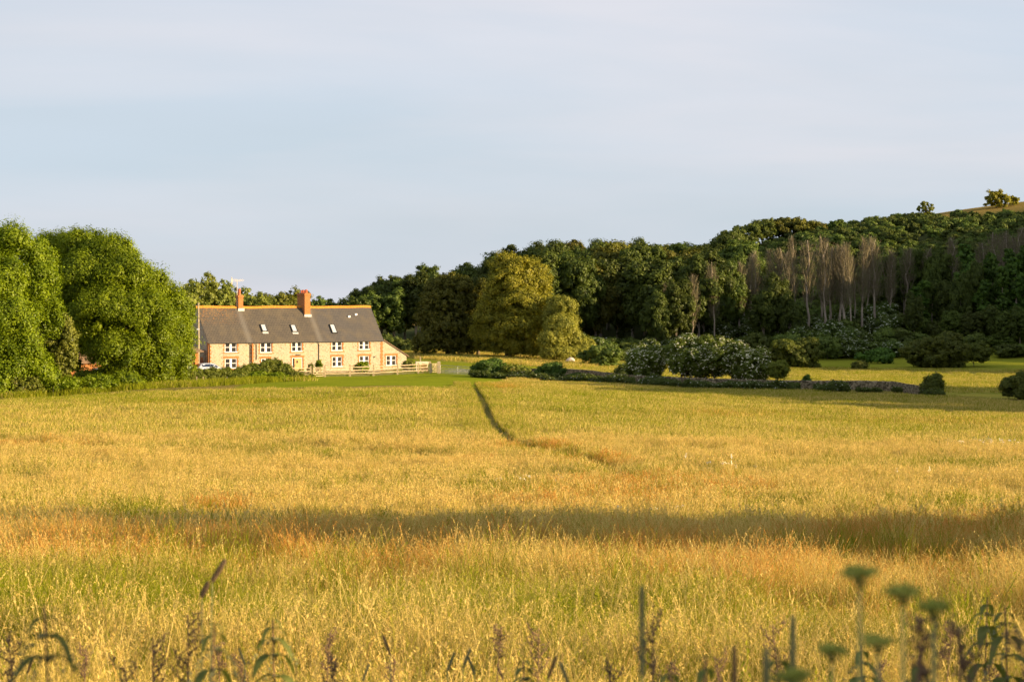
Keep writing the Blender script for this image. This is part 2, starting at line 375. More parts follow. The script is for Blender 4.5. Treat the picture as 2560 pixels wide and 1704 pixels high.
M = {
 'flint': flint_mat(), 'brick': brick_mat(), 'slate': roof_mat(), 'glass': glass_mat(),
 'ridge': simple('ridge_tile', (.46, .17, .02), (.60, .27, .04), 4, .9),
 'white': simple('white_paint', (.76, .76, .78), (.84, .84, .86), 2, .45, .4, .1),
 'lead': simple('lead_flashing', (.42, .41, .40), (.55, .53, .50), 3, .5, .4),
 'pot': simple('clay_pot', (.42, .10, .05), (.55, .17, .08), 5, .8),
 'oak': simple('cleft_oak', (.42, .32, .19), (.60, .48, .31), 6, .85, .2, .4, .01, (1, 1, 1)),
 'greywood': simple('weathered_wood', (.28, .23, .16), (.42, .35, .26), 5, .9, .2),
 'doorwood': simple('oak_door', (.45, .27, .10), (.56, .35, .15), 8, .6),
 'black': simple('black_iron', (.02, .02, .02), (.04, .04, .04), 5, .5),
 'greymetal': simple('galvanised_steel', (.30, .31, .32), (.42, .43, .44), 3, .45, .5, .1, Metallic=.5),
 'bark': simple('bark', (.10, .075, .05), (.20, .155, .10), 3, .95, .1, .6, .05, (1, 1, .3)),
 'palebark': simple('pale_bark', (.26, .21, .16), (.42, .35, .27), 2, .9, .1, .4, .03, (1, 1, .3)),
 'tile': simple('brown_tile', (.16, .10, .07), (.24, .16, .10), 3, .85),
 'cream': simple('cream_metal', (.52, .52, .36), (.60, .60, .44), 2, .5),
 'greendoor': simple('green_metal', (.10, .16, .12), (.14, .20, .15), 2, .5),
 'wool': simple('wool', (.42, .37, .33), (.62, .55, .50), 8, 1.0, 0, .6, .03),
 'skin': simple('sheep_face', (.30, .26, .22), (.40, .35, .30), 8, .9),
 'carpaint': simple('silver_paint', (.50, .53, .60), (.55, .58, .65), 1, .25, .5, .0, Metallic=.25, Coat_Weight=.6),
 'carglass': glass_mat('car_glass', (.02, .03, .06)), 'rubber': simple('rubber', (.02, .02, .02), (.03, .03, .03), 4, .9),
 'redlens': simple('red_lens', (.35, .02, .02), (.45, .03, .03), 2, .2),
 'planks': simple('pale_planks', (.58, .48, .34), (.72, .62, .46), 4, .8),
 'redwood': simple('stained_slats', (.22, .09, .05), (.32, .14, .08), 4, .8),
 # leaves
 'ash': leaf_mat('ash_leaves', (.045, .088, .003), (.26, .33, .007), None, .40, .06),
 'olive': leaf_mat('olive_leaves', (.065, .085, .012), (.24, .25, .035), None, .35, .06),
 'oakleaf': leaf_mat('oak_leaves', (.080, .092, .008), (.34, .31, .026), (.46, .32, .035), .35, .06),
 'willow': leaf_mat('willow_leaves', (.11, .13, .015), (.38, .36, .06), None, .35, .06),
 'wood': leaf_mat('wood_leaves', (.027, .045, .008), (.115, .150, .022), None, .30, .30),
 'woodwarm': leaf_mat('warm_wood_leaves', (.045, .058, .008), (.18, .17, .020), None, .30, .25),
 'scrub': leaf_mat('scrub_leaves', (.045, .070, .014), (.15, .19, .032), None, .30, .30),
 'hawthorn': leaf_mat('hawthorn_leaves', (.055, .085, .010), (.17, .21, .03), None, .30, .08, True, (.80, .76, .55)),
 'elder': leaf_mat('elder_leaves', (.035, .060, .011), (.12, .165, .026), None, .30, .2, True, (.55, .58, .42)),
 'ivy': leaf_mat('ivy_leaves', (.026, .055, .009), (.095, .155, .018), None, .25, .35),
 'hedge': leaf_mat('hedge_leaves', (.055, .080, .008), (.20, .22, .025), (.28, .19, .05), .35, .12),
 'tops': leaf_mat('grey_green_leaves', (.09, .12, .018), (.31, .34, .06), None, .35, .08),
 'scrub2': leaf_mat('pasture_bush_leaves', (.040, .058, .008), (.135, .15, .020), None, .3, .12),
 'twig': simple('bare_twigs', (.13, .11, .065), (.22, .185, .115), 2, .9, .1),
 'yew': leaf_mat('dark_yew', (.008, .016, .005), (.025, .04, .010), None, .2, .1),
 'weedleaf': leaf_mat('nettle_leaves', (.065, .085, .015), (.17, .19, .05), None, .35, .12, True),
 'weedstem': simple('reddish_stem', (.12, .06, .04), (.17, .10, .06), 9, .8),
 'greenstem': simple('green_stem', (.20, .22, .06), (.28, .28, .10), 9, .8),
 'seed': simple('brown_seed', (.11, .07, .035), (.19, .125, .07), 30, .9),
 'tassel': simple('pale_tassel', (.13, .14, .06), (.20, .20, .10), 30, .9),
 'umbel': simple('green_umbel', (.20, .22, .03), (.32, .33, .06), 30, .9),
 'petal': simple('white_petal', (.75, .74, .66), (.84, .83, .78), 9, .8),
 'stone': simple('pale_stone', (.30, .27, .24), (.52, .48, .42), 3, .9),
 'greyleaf': leaf_mat('nettle_bank', (.04, .060, .010), (.11, .14, .025), None, .3, .15, True, (.55, .55, .42)),
 'grass': grass_mat('meadow_grass'), 'ground': ground_mat(),
}
# ------------------------------------------------------------------ ground: one sheet to the horizon
def build_ground():
    rows = np.concatenate([np.arange(-60, 0, 6.), np.arange(0, 60, 1.5), np.arange(60, 420, 2.5), np.arange(420, 900, 12), [950, 1200, 1800, 3000, 5000, 8000]])
    us = np.concatenate([np.linspace(-1.6, -.36, 26)[:-1], np.linspace(-.36, .36, 181), np.linspace(.36, 1.6, 40)[1:]])
    D, U = np.meshgrid(rows, us, indexing='ij')
    X = U * (D + 90) * 0.98; Y = D
    Z = tz(X, Y); px, py = topix(X, Y, Z); ok = Y > 5
    near = ok & (py > edge_py(px) + 1)
    wallpy = np.interp(px, [1300, 1430, 1560, 1700, 1930, 2060, 2170, 2300, 2560, 2900], [930, 932, 942, 955, 968, 970, 975, 985, 998, 1005])
    g = np.where(ok, field(px, py, GREEN), .4); g = np.where(Y > 430, -1.2, g); r = np.where(ok & near, field(px, py, RUST), 0); r = np.where(Y > 430, .25, r)
    lawn = (~near & (px > 600) & (px < 1260) & (Y < 262) & (Y > 200)).astype(float)
    pth = np.clip(1.3 - seg_dist(X, Y, PATH) / .45, 0, 1)
    beyond = (px > 960) & (Y > 262) | ((px > 1250) & (py < wallpy) & (Y > 205))
    yel = (beyond & (Y < 345)).astype(float) * np.where(px > 1900, np.clip((py - 916) / 10, .15, 1) * .6, .9)
    lawn = np.where(beyond & (px > 1900) & (Y < 346), np.clip((930 - py) / 12, 0, .8), lawn)
    garden = (px > 985) & (px < 1420) & (Y > 262) & (py > np.interp(px, [985, 1100, 1180, 1420], [893, 901, 906, 916]))
    lawn = np.where(garden, .9, lawn); yel = np.where(garden, 0, yel)
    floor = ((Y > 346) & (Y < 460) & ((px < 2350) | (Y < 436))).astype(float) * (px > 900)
    floor = np.maximum(floor, pth * .75)  # path tinted dark as well, painting the shade of the grass beside it
    track = np.exp(-((px - 1155) / 45)**2 - ((py - 927) / 5)**2) * 1.2 * (Y > 255)
    nr, nc = D.shape; idx = np.arange(nr * nc).reshape(nr, nc)
    Q = np.stack([idx[:-1, :-1], idx[:-1, 1:], idx[1:, 1:], idx[1:, :-1]], -1).reshape(-1, 4)
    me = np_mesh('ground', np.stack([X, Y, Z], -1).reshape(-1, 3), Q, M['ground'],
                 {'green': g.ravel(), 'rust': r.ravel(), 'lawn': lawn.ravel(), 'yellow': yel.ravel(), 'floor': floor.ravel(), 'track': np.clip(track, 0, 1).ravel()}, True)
    tag(np_obj('ground', me), kind='structure')
build_ground()

# ------------------------------------------------------------------ grass tufts
rng = np.random.default_rng(7)
def blades(n, R_, h, w, bend, S=4, heads=0.0, hs=.02, lean=(0.0, 0.0), seed=1, vlo=0., vhi=1.):
    g = np.random.default_rng(seed)
    a = g.uniform(0, 2*np.pi, n); rr = R_ * np.sqrt(g.uniform(0, 1, n)); bx, by = rr*np.cos(a), rr*np.sin(a)
    H = h * g.uniform(.55, 1.15, n); B = bend * g.uniform(.2, 1.3, n); az = g.uniform(0, 2*np.pi, n)
    dx, dy = np.cos(az)*B + lean[0], np.sin(az)*B + lean[1]; Bm = np.hypot(dx, dy)
    t = np.linspace(0, 1, S + 1)[None, :]
    x = bx[:, None] + dx[:, None]*H[:, None]*t**2; y = by[:, None] + dy[:, None]*H[:, None]*t**2
    z = H[:, None]*(t - .42*np.minimum(Bm, 1.3)[:, None]*t**2) - .04
    fa = g.uniform(0, np.pi, n); wx, wy = np.cos(fa)*w/2, np.sin(fa)*w/2
    ww = (1 - .75*t)
    ishead = g.uniform(0, 1, n) < heads
    ww = np.where(ishead[:, None], .45 + 0*t, ww)
    P0 = np.stack([x - wx[:, None]*ww, y - wy[:, None]*ww, z], -1); P1 = np.stack([x + wx[:, None]*ww, y + wy[:, None]*ww, z], -1)
    V = np.stack([P0, P1], 2).reshape(-1, 3); b = (np.arange(n) * (S+1) * 2)[:, None] + (np.arange(S) * 2)[None, :]
    Q = np.stack([b, b+1, b+3, b+2], -1).reshape(-1, 4)
    v = np.where(ishead, g.uniform(.45, 1, n), g.uniform(vlo, vhi, n)); vv = np.repeat(v, (S+1)*2)
    if heads > 0:      # seed heads: small diamonds round the drooping tip
        k = np.where(ishead)[0]; c = 10; m = len(k) * c
        tt = np.tile(np.linspace(.84, 1.03, c), len(k)); K = np.repeat(k, c)
        cx_ = bx[K] + dx[K]*H[K]*tt**2; cy_ = by[K] + dy[K]*H[K]*tt**2; cz = H[K]*(tt - .42*np.minimum(Bm[K], 1.3)*tt**2) - .04
        C = np.stack([cx_, cy_, cz], -1) + g.normal(0, hs*.35, (m, 3))
        A = g.normal(0, 1, (m, 3)); A[:, 2] += 1.2; A /= np.linalg.norm(A, axis=1)[:, None]; Bv = np.cross(A, g.normal(0, 1, (m, 3))); Bv /= np.linalg.norm(Bv, axis=1)[:, None]
        s = (hs * g.uniform(.6, 1.3, m))[:, None]
        HV = np.stack([C - A*s, C + Bv*s*.3, C + A*s, C - Bv*s*.3], 1).reshape(-1, 3)
        HQ = (np.arange(m)*4)[:, None] + np.arange(4)[None, :] + len(V)
        V = np.concatenate([V, HV]); Q = np.concatenate([Q, HQ]); vv = np.concatenate([vv, np.repeat(np.clip(v[K] + .0, 0, 1), 4)])
    return V, Q, vv
def merge(parts):
    Vs, Qs, As = [], [], []; o = 0
    for V, Q, a in parts: Vs.append(V); Qs.append(Q + o); As.append(a); o += len(V)
    return np.concatenate(Vs), np.concatenate(Qs), np.concatenate(As)
def tuft_collection(name, builders, mat, attr='v'):
    c = bpy.data.collections.new(name)
    for i, b in enumerate(builders):
        V, Q, a = merge(b); me = np_mesh('%s_tuft' % name, V, Q, mat, {attr: a})
        c.objects.link(bpy.data.objects.new('%s_tuft_%02d' % (name, i), me))
    return c
_gn = {}
def scatter(name, P, rot, scl, idx, coll, mat, attrs, label=None, cat=None):
    """one 'stuff' object: geometry nodes put a tuft on every point of its own mesh"""
    me = bpy.data.meshes.new(name); n = len(P); me.vertices.add(n); me.vertices.foreach_set('co', np.asarray(P, np.float32).ravel())
    for k, a in {**attrs, 'scl': scl, 'rot': rot}.items():
        at_ = me.attributes.new(k, 'FLOAT', 'POINT'); at_.data.foreach_set('value', np.asarray(a, np.float32))
    at_ = me.attributes.new('idx', 'INT', 'POINT'); at_.data.foreach_set('value', np.asarray(idx, np.int32))
    me.materials.append(mat); o = link(bpy.data.objects.new(name, me))
    ng = bpy.data.node_groups.new(name + '_nodes', 'GeometryNodeTree')
    ng.interface.new_socket('Geometry', in_out='INPUT', socket_type='NodeSocketGeometry')
    ng.interface.new_socket('Geometry', in_out='OUTPUT', socket_type='NodeSocketGeometry')
    N = ng.nodes.new; L = ng.links.new
    gi = N('NodeGroupInput'); go = N('NodeGroupOutput'); ip = N('GeometryNodeInstanceOnPoints')
    ci = N('GeometryNodeCollectionInfo'); ci.inputs['Collection'].default_value = coll
    ci.inputs['Separate Children'].default_value = True; ci.inputs['Reset Children'].default_value = True
    def na(nm, ty):
        x = N('GeometryNodeInputNamedAttribute'); x.data_type = ty; x.inputs['Name'].default_value = nm; return x.outputs['Attribute']
    cb = N('ShaderNodeCombineXYZ'); L(na('rot', 'FLOAT'), cb.inputs[2])
    L(gi.outputs[0], ip.inputs['Points']); L(ci.outputs[0], ip.inputs['Instance']); ip.inputs['Pick Instance'].default_value = True
    L(na('idx', 'INT'), ip.inputs['Instance Index']); L(cb.outputs[0], ip.inputs['Rotation']); L(na('scl', 'FLOAT'), ip.inputs['Scale'])
    L(ip.outputs[0], go.inputs[0])
    m = o.modifiers.new('scatter', 'NODES'); m.node_group = ng
    return tag(o, label, cat, kind='stuff')
def sample(n, y0, y1, umax=.285, pad=6.0, pw=1.0):
    """random ground points inside the view wedge between distances y0 and y1"""
    y = np.sqrt(rng.uniform(y0**2, y1**2, n)) if pw == 1 else y0 * (y1/y0)**rng.uniform(0, 1, n)
    x = rng.uniform(-1, 1, n) * (umax * y + pad); return x, y, tz(x, y)
def vnoise(x, y, s, seed):
    """smooth value noise, 0..1"""
    g = np.random.default_rng(seed); T = g.uniform(0, 1, (64, 64)); X = x/s; Y = y/s; i = np.floor(X).astype(int); j = np.floor(Y).astype(int)
    a = X - i; b = Y - j; a = a*a*(3-2*a); b = b*b*(3-2*b); f = lambda p, q: T[p % 64, q % 64]
    return (f(i, j)*(1-a) + f(i+1, j)*a)*(1-b) + (f(i, j+1)*(1-a) + f(i+1, j+1)*a)*b
QT = bool(__import__('os').environ.get('QUICK'))

def meadow(name, n, y0, y1, kinds, hbase, seed, label, pw=1.0):
    coll = tuft_collection(name, kinds, M['grass']); nk = len(kinds)
    x, y, z = sample(n if not QT else n // 3, y0, y1, pw=pw)
    px, py = topix(x, y, z)
    keep = (py > edge_py(px)) & (seg_dist(x, y, PATH) > np.where(y > 104, 1.45, np.where(y > 70, .62, .45)) + .1*rng.uniform(-1, 1, len(x)))
    x, y, z, px, py = (a[keep] for a in (x, y, z, px, py))
    g = field(px, py, GREEN); r = field(px, py, RUST)
    r = np.clip(r*1.7, 0, 1)*np.clip((vnoise(x, y, 1.7, 501) + .5*vnoise(x, y, .6, 502) - .38)*3, 0, 1)
    lod = vnoise(x, y*1.0, 2.2, seed) * vnoise(x, y, .8, seed + 1)       # lodged and short patches
    sc = hbase * (.36 + .6*vnoise(x, y, 1.3, seed + 5) + .3*vnoise(x, y, 4.5, seed + 6) + .28*vnoise(x, y, .45, seed + 7)) * rng.uniform(.8, 1.2, len(x))
    laid = (lod > .36) | (r > .45) & (lod > .14)
    ns = nk // 2                                                          # second half of the kinds are leaning tufts
    idx = np.where(laid, ns + rng.integers(0, nk - ns, len(x)), rng.integers(0, ns, len(x)))
    rot = np.where(laid, vnoise(x, y, 3.0, seed + 9)*8.0, rng.uniform(0, 6.28, len(x)))
    sc = np.where(laid, sc*(.62 if y1 < 40 else .72), sc)
    scatter(name, np.stack([x, y, z - .02], -1), rot, sc, idx, coll, M['grass'], {'green': g, 'rust': r}, label, 'grass')
nearK = [[blades(70, .22, .46, .0052, .45, 4, .0, seed=s), blades(22, .22, .62, .0040, .6, 6, .75, .0085, seed=50+s, vlo=.2)] for s in range(5)] + \
        [[blades(75, .24, .50, .0050, .6, 6, .0, lean=(1.0, .1), seed=s), blades(20, .24, .60, .0042, .4, 5, .8, .0075, lean=(1.1, 0), seed=60+s, vlo=.4)] for s in range(20, 24)]
midK = [[blades(70, .42, .46, .012, .4, 3, .0, seed=s+100), blades(14, .42, .60, .009, .35, 3, .6, .022, seed=150+s, vlo=.2)] for s in range(4)] + \
       [[blades(84, .45, .48, .012, .5, 3, .0, lean=(.8, .1), seed=s), blades(12, .45, .55, .009, .4, 3, .6, .022, lean=(.85, 0), seed=170+s, vlo=.3)] for s in range(120, 123)]
farK = [[blades(110, 1.0, .50, .032, .4, 2, .0, seed=s+200)] for s in range(4)] + [[blades(110, 1.0, .46, .035, .5, 2, .0, lean=(.9, 0), seed=s)] for s in range(220, 223)]
meadow('meadow_grass_near', 19500, 6.5, 32, nearK, 1.0, 11, 'tall golden and green meadow grass with drooping seed heads in the foreground')
meadow('meadow_grass_middle', 47000, 31, 105, midK, 1.0, 12, 'golden meadow grass across the middle of the field either side of the trodden path')
meadow('meadow_grass_far', 57000, 104, 262, farK, .85, 13, 'yellow green meadow grass sloping down to the lawn and the flint wall')
def tussocks():
    n = 1300; x, y, z = sample(n, 8.5, 95, pw=0); k = (vnoise(x, y, 4.0, 611) > .52) & (seg_dist(x, y, PATH) > .6); x, y, z = x[k], y[k], z[k]; px, py = topix(x, y, z)
    K = [[blades(60, .16, .74, .0075, .28, 4, .25, .012, seed=700+s, vlo=.0, vhi=.6)] for s in range(4)]
    scatter('tussock_grass', np.stack([x, y, z], -1), rng.uniform(0, 6, len(x)), rng.uniform(.6, 1.05, len(x)), rng.integers(0, 4, len(x)), tuft_collection('tussock', K, M['grass']), M['grass'],
            {'green': rng.uniform(.5, 1.1, len(x)), 'rust': np.zeros(len(x))}, 'taller green tussocks standing out of the golden meadow', 'grass')
tussocks()
# smaller tufts that stand close along the trodden path
def path_edge():
    xs, ys = [], []
    for a, b in zip(PATH[:-1], PATH[1:]):
        L = (b - a).length; n = int(L*26); t = rng.uniform(0, 1, n); nx, ny = -(b.y - a.y)/L, (b.x - a.x)/L; o = rng.uniform(.36, 1.9, n)*rng.choice([-1, 1], n)
        xs.append(a.x + (b.x - a.x)*t + nx*o); ys.append(a.y + (b.y - a.y)*t + ny*o)
    x = np.concatenate(xs); y = np.concatenate(ys); k = (y > 80) & (seg_dist(x, y, PATH) > .34); x, y = x[k], y[k]; z = tz(x, y); px, py = topix(x, y, z)
    K = [[blades(34, .14, .52, .02, .3, 2, .0, seed=s+400)] for s in range(3)]
    scatter('path_side_grass', np.stack([x, y, z], -1), rng.uniform(0, 6, len(x)), rng.uniform(.75, 1.15, len(x)), rng.integers(0, 3, len(x)), tuft_collection('path_grass', K, M['grass']), M['grass'],
            {'green': field(px, py, GREEN), 'rust': field(px, py, RUST)}, 'upright grass standing along both sides of the trodden path', 'grass')
path_edge()
# pasture beyond the wall and the tawny grass behind the gate
def pasture():
    n = 16000 if not QT else 6000
    x, y, z = sample(n, 222, 350); px, py = topix(x, y, z)
    wallpy = np.interp(px, [1180, 1300, 1430, 1560, 1700, 1930, 2060, 2170, 2300, 2560], [925, 926, 930, 940, 952, 965, 967, 972, 982, 995])
    tawny = (px > 940) & (y > 262) & (py < np.interp(px, [940, 985, 1100, 1180, 1420, 1500], [890, 892, 900, 906, 920, 920])) & (px < 1480)
    past = (px > 1380) & (py < wallpy) & (py > np.interp(px, [1380, 1600, 2600], [905, 914, 926]))
    k = tawny | past; x, y, z, px, py, tawny = (a[k] for a in (x, y, z, px, py, tawny))
    coll = tuft_collection('pasture_grass', farK[:3], M['grass'])
    scatter('pasture_grass', np.stack([x, y, z], -1), rng.uniform(0, 6, len(x)), np.where(tawny, rng.uniform(.9, 1.4, len(x)), rng.uniform(.5, .8, len(x))),
            rng.integers(0, 3, len(x)), coll, M['grass'], {'green': np.where(tawny, 0., .35), 'rust': np.where(tawny, .12, .0)},
            'tawny grass behind the gate and yellow pasture beyond the flint wall', 'grass')
pasture()
# ------------------------------------------------------------------ trees
def unit(a): return a / (np.linalg.norm(a, axis=1)[:, None] + 1e-9)
def crown(name, lobes, n, size, mat, seed=1, clump=.6, per=55, fill=.12, flower=0.0, flat=.5, droop=0.0, aspect=.55):
    """leaf-sized faces gathered in clumps over the lobes (cx,cy,cz,rx,ry,rz)"""
    g = np.random.default_rng(seed); L = np.array(lobes, float)
    if QT: n = n // 2
    ar = (L[:, 3]*L[:, 4])**.8 * L[:, 5]**.4; K = max(8, int(n*1.6/per))
    li = g.choice(len(L), K, p=ar/ar.sum()); d = unit(g.normal(0, 1, (K, 3))); d[:, 2] = np.where(g.uniform(0, 1, K) < .45, np.abs(d[:, 2]), d[:, 2])
    rad = 1.02 - np.abs(g.normal(0, .13, K)); C = L[li, :3] + d*L[li, 3:]*rad[:, None] + g.normal(0, .16*clump, (K, 3))
    inside = np.zeros(K, bool)
    for j in range(len(L)):
        q = (((C - L[j, :3])/L[j, 3:])**2).sum(1) < .55; inside |= q & (li != j)
    C = C[~inside]; d = d[~inside]; K = len(C)
    k = g.integers(0, K, n); crad = clump*g.uniform(.55, 1.35, K); ct = g.uniform(0, 1, K)
    off = unit(g.normal(0, 1, (n, 3))) * (crad[k]*g.uniform(0, 1, n)**.36)[:, None]; off += g.normal(0, .10, (n, 3))*crad[k][:, None]; off[:, 2] *= flat + .25
    P = C[k] + off; P[:, 2] -= droop*np.hypot(off[:, 0], off[:, 1])
    nrm = unit(d[k]*.45 + off/crad[k][:, None]*1.1 + g.normal(0, .36, (n, 3)) + np.array([0, 0, .25]))
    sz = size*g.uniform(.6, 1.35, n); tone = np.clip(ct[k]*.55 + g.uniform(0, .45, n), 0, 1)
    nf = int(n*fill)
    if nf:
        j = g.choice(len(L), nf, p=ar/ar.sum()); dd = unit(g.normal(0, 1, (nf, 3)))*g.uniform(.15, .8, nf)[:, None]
        P[:nf] = L[j, :3] + dd*L[j, 3:]; nrm[:nf] = unit(g.normal(0, 1, (nf, 3))); sz[:nf] = size*2.4; tone[:nf] *= .5  # inner fill leaves toned darker: self-shadow painted into the crown
    a = unit(np.cross(nrm, g.normal(0, 1, (n, 3)))); b = np.cross(nrm, a)
    if flower:
        fk = g.uniform(0, 1, n) < flower; fk[:nf] = False
        P[fk] += d[k[fk]]*.2; sz[fk] = size*1.25; tone[fk] = 2.0; nrm[fk] = unit(d[k[fk]]*.5 + np.array([0, 0, .7])); a = unit(np.cross(nrm, g.normal(0, 1, (n, 3)))); b = np.cross(nrm, a)
    s = sz[:, None]; V = np.stack([P - a*s*.6, P + b*s*aspect*.6 + a*s*.05, P + a*s*.6, P - b*s*aspect*.6 + a*s*.05], 1).reshape(-1, 3)
    Q = (np.arange(n)*4)[:, None] + np.arange(4)[None, :]
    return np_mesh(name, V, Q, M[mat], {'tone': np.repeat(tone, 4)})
def trunk_mesh(name, lobes, h, r, mat, seed=1, limbs=None, base=(0, 0), lean=(0, 0)):
    rr = random.Random(seed); mb = MB(); n = 6
    pts = [(base[0] + lean[0]*t*t + rr.uniform(-.12, .12)*t, base[1] + lean[1]*t*t + rr.uniform(-.12, .12)*t, -.4 + (h + .4)*t) for t in [i/n for i in range(n+1)]]
    mb.tube(pts, [r*(1.35 if i == 0 else 1 - .62*i/n) for i in range(n+1)], 8)
    L = sorted(lobes, key=lambda q: -q[3]*q[5])[:limbs or min(len(lobes), 9)]
    for q in L:
        t = rr.uniform(.35, .85); k = int(t*n); p0 = Vector(pts[k]); p2 = Vector((q[0], q[1], q[2] + .1*q[5])); m_ = (p0 + p2)/2 + Vector((rr.uniform(-.3, .3), rr.uniform(-.3, .3), .12*(p2 - p0).length))
        a = [p0, p0.lerp(m_, .5), m_, m_.lerp(p2, .6), p2]; mb.tube(a, [r*.5, r*.42, r*.32, r*.2, r*.07], 6)
        for _ in range(3):
            s = m_.lerp(p2, rr.uniform(0, .7)); e_ = s + Vector((rr.uniform(-1, 1)*q[3], rr.uniform(-1, 1)*q[4], rr.uniform(-.1, .9)*q[5]))*.8
            mb.tube([s, s.lerp(e_, .5) + Vector((0, 0, .15)), e_], [r*.2, r*.13, r*.04], 5)
    me = bpy.data.meshes.new(name); me.from_pydata(mb.v, [], mb.f); me.update(); me.materials.append(M[mat])
    me.polygons.foreach_set('use_smooth', [True]*len(me.polygons)); return me
def auto_lobes(w, h, z0, seed, n=14, depth=None, top=.5):
    """lobes filling a crown w wide and h tall whose foot is z0 above the ground"""
    g = random.Random(seed); L = []; rx = w/2; ry = (depth or w)/2; rz = h/2; cz = z0 + rz
    L.append((0, 0, cz, rx*.66, ry*.66, rz*.72))
    for i in range(n):
        a = i*2.399 + g.uniform(-.4, .4); s = -0.9 + 1.85*(i + .5)/n; c = math.sqrt(max(0, 1 - s*s)); k = g.uniform(.56, .70)
        q = g.uniform(.26, .40)
        L.append((rx*c*k*math.cos(a), ry*c*k*math.sin(a), cz + rz*s*g.uniform(.62, .74), rx*q, ry*q, rz*q*g.uniform(.8, 1.1)))
    return L
def tree(name, label, cat, px, d, w, h, z0, leaf, seed, n=30000, size=.26, lobes=None, trunk_r=.28, bark='bark', group=None,
         clump=.7, depth=None, nl=14, limbs=None, loc=None, **k):
    loc = loc or at(px, d); L = lobes or auto_lobes(w, h, z0, seed, nl, depth)
    e_ = empty(name, loc); tag(e_, label, cat, group)
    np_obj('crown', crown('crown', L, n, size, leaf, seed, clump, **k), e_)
    np_obj('trunk', trunk_mesh('trunk', L, z0 + h*.55, trunk_r, bark, seed, limbs), e_)
    return e_
def shrub(name, label, px, d, w, h, leaf, seed, n=12000, size=.2, group=None, cat='shrub', depth=None, z0=None, clump=.45, nl=9, stem=.07, loc=None, **k):
    z0 = -h*.22 if z0 is None or z0 == -.1 else z0
    L = auto_lobes(w, h - z0*(z0 < 0), z0, seed, nl, depth); e_ = empty(name, loc or at(px, d)); tag(e_, label, cat, group)
    np_obj('foliage', crown('foliage', L, n, size, leaf, seed, clump, **k), e_)
    np_obj('stem', trunk_mesh('stem', L, h*.6, stem, 'bark', seed, 5), e_)
    return e_
ORD = ['leftmost','second','third','fourth','fifth','sixth','seventh','eighth','ninth','tenth','eleventh','twelfth','thirteenth','fourteenth',
       'fifteenth','sixteenth','seventeenth','eighteenth','nineteenth','twentieth','21st','22nd','23rd','24th','25th','26th','27th','28th','29th','30th',
       '31st','32nd','33rd','34th','35th','36th','37th','38th','39th','40th','41st','42nd','43rd','44th','45th','46th','47th','48th','49th','50th','51st','52nd','53rd','54th','55th','56th','57th','58th','59th','60th']

def pxtop(px, d, w_px, top, base=None):
    """crown width and height in metres from photo measures"""
    p = at(px, d); return w_px/F*d, (HY - top)/F*d - p.z

# --- the big trees at the left
def lobes_from_px(items, d, origin):
    """items: (px, py, rx_px, ry_px, dy) -> lobes in the frame of origin"""
    L = []
    for px, py, rx, ry, dy in items:
        D = d + dy; x = (px - CX)/F*D; z = -(py - HY)/F*D
        L.append((x - origin.x, D - origin.y, z - origin.z, rx/F*D, rx/F*D*.85, ry/F*D))
    return L
o1 = at(20, 208)
L1 = lobes_from_px([(-40,640,70,75,0),(25,610,50,50,-1),(70,640,42,50,1),(104,655,36,48,2),(-10,720,85,80,-3),(90,710,50,60,0),(-90,760,80,90,0),(20,800,75,70,-4),(110,790,36,55,2),
                    (-60,860,80,80,-2),(40,880,65,60,-4),(90,930,46,46,-3),(0,945,60,50,-5),(-70,940,60,50,-3),(120,960,30,30,-2),(60,760,60,60,3)], 208, o1)
tree('ash_tree', 'bright green ash tree cut by the left edge of the picture', 'tree', 20, 208, 0, 14, 2, 'ash', 3, 150000, .20, L1, .45, clump=.95, loc=o1, per=210, flat=.75)
o2 = at(290, 228)
L2 = lobes_from_px([(122,640,40,44,4),(182,908,26,24,-2),(150,625,55,40,3),(215,620,60,42,0),(280,640,60,45,-2),(140,680,50,50,4),(215,700,80,70,-3),(310,700,75,65,-4),(370,720,50,55,0),(420,770,45,55,2),
                    (180,780,60,60,-1),(260,790,80,70,-6),(350,800,80,70,-5),(430,840,45,55,0),(205,842,48,38,-2),(290,880,75,60,-6),(370,890,65,60,-5),(440,905,38,50,-1),(465,860,20,40,2),
                    (300,945,60,34,-4),(380,940,50,36,-4),(235,950,46,26,-3),(460,800,22,40,3)], 228, o2)
tree('domed_ash_tree', 'large domed bright green ash tree between the left edge and the cottages', 'tree', 290, 228, 0, 15, 2, 'ash', 5, 250000, .20, L2, .5, clump=.95, loc=o2, per=210, flat=.75)
tree('yellow_green_tree', 'small yellow green tree in the gap between the two bright ash trees', 'tree', 150, 216, 4.2, 8.5, .3, 'olive', 8, 14000, .24, None, .14, clump=.5)
tree('lit_gap_tree', 'thin yellow tinged tree high in the fork between the two bright ash trees', 'tree', 128, 232, 3.4, 15.5, 2, 'olive', 9, 14000, .24, None, .16, clump=.5)
# undergrowth below them
for i, (px, d, w, h, lf) in enumerate([(60,203,5,2.2,'hedge'),(160,206,4.2,1.8,'ash'),(235,209,5,2.0,'ash'),(310,212,5,2.2,'ash'),(-10,201,4,2.6,'ash')]):
    shrub('bramble_bush', 'bramble bush at the foot of the big left trees, %s from the left' % ORD[i], px, d, w, h, lf, 20+i, 6000, .2, 'brambles under the big trees')
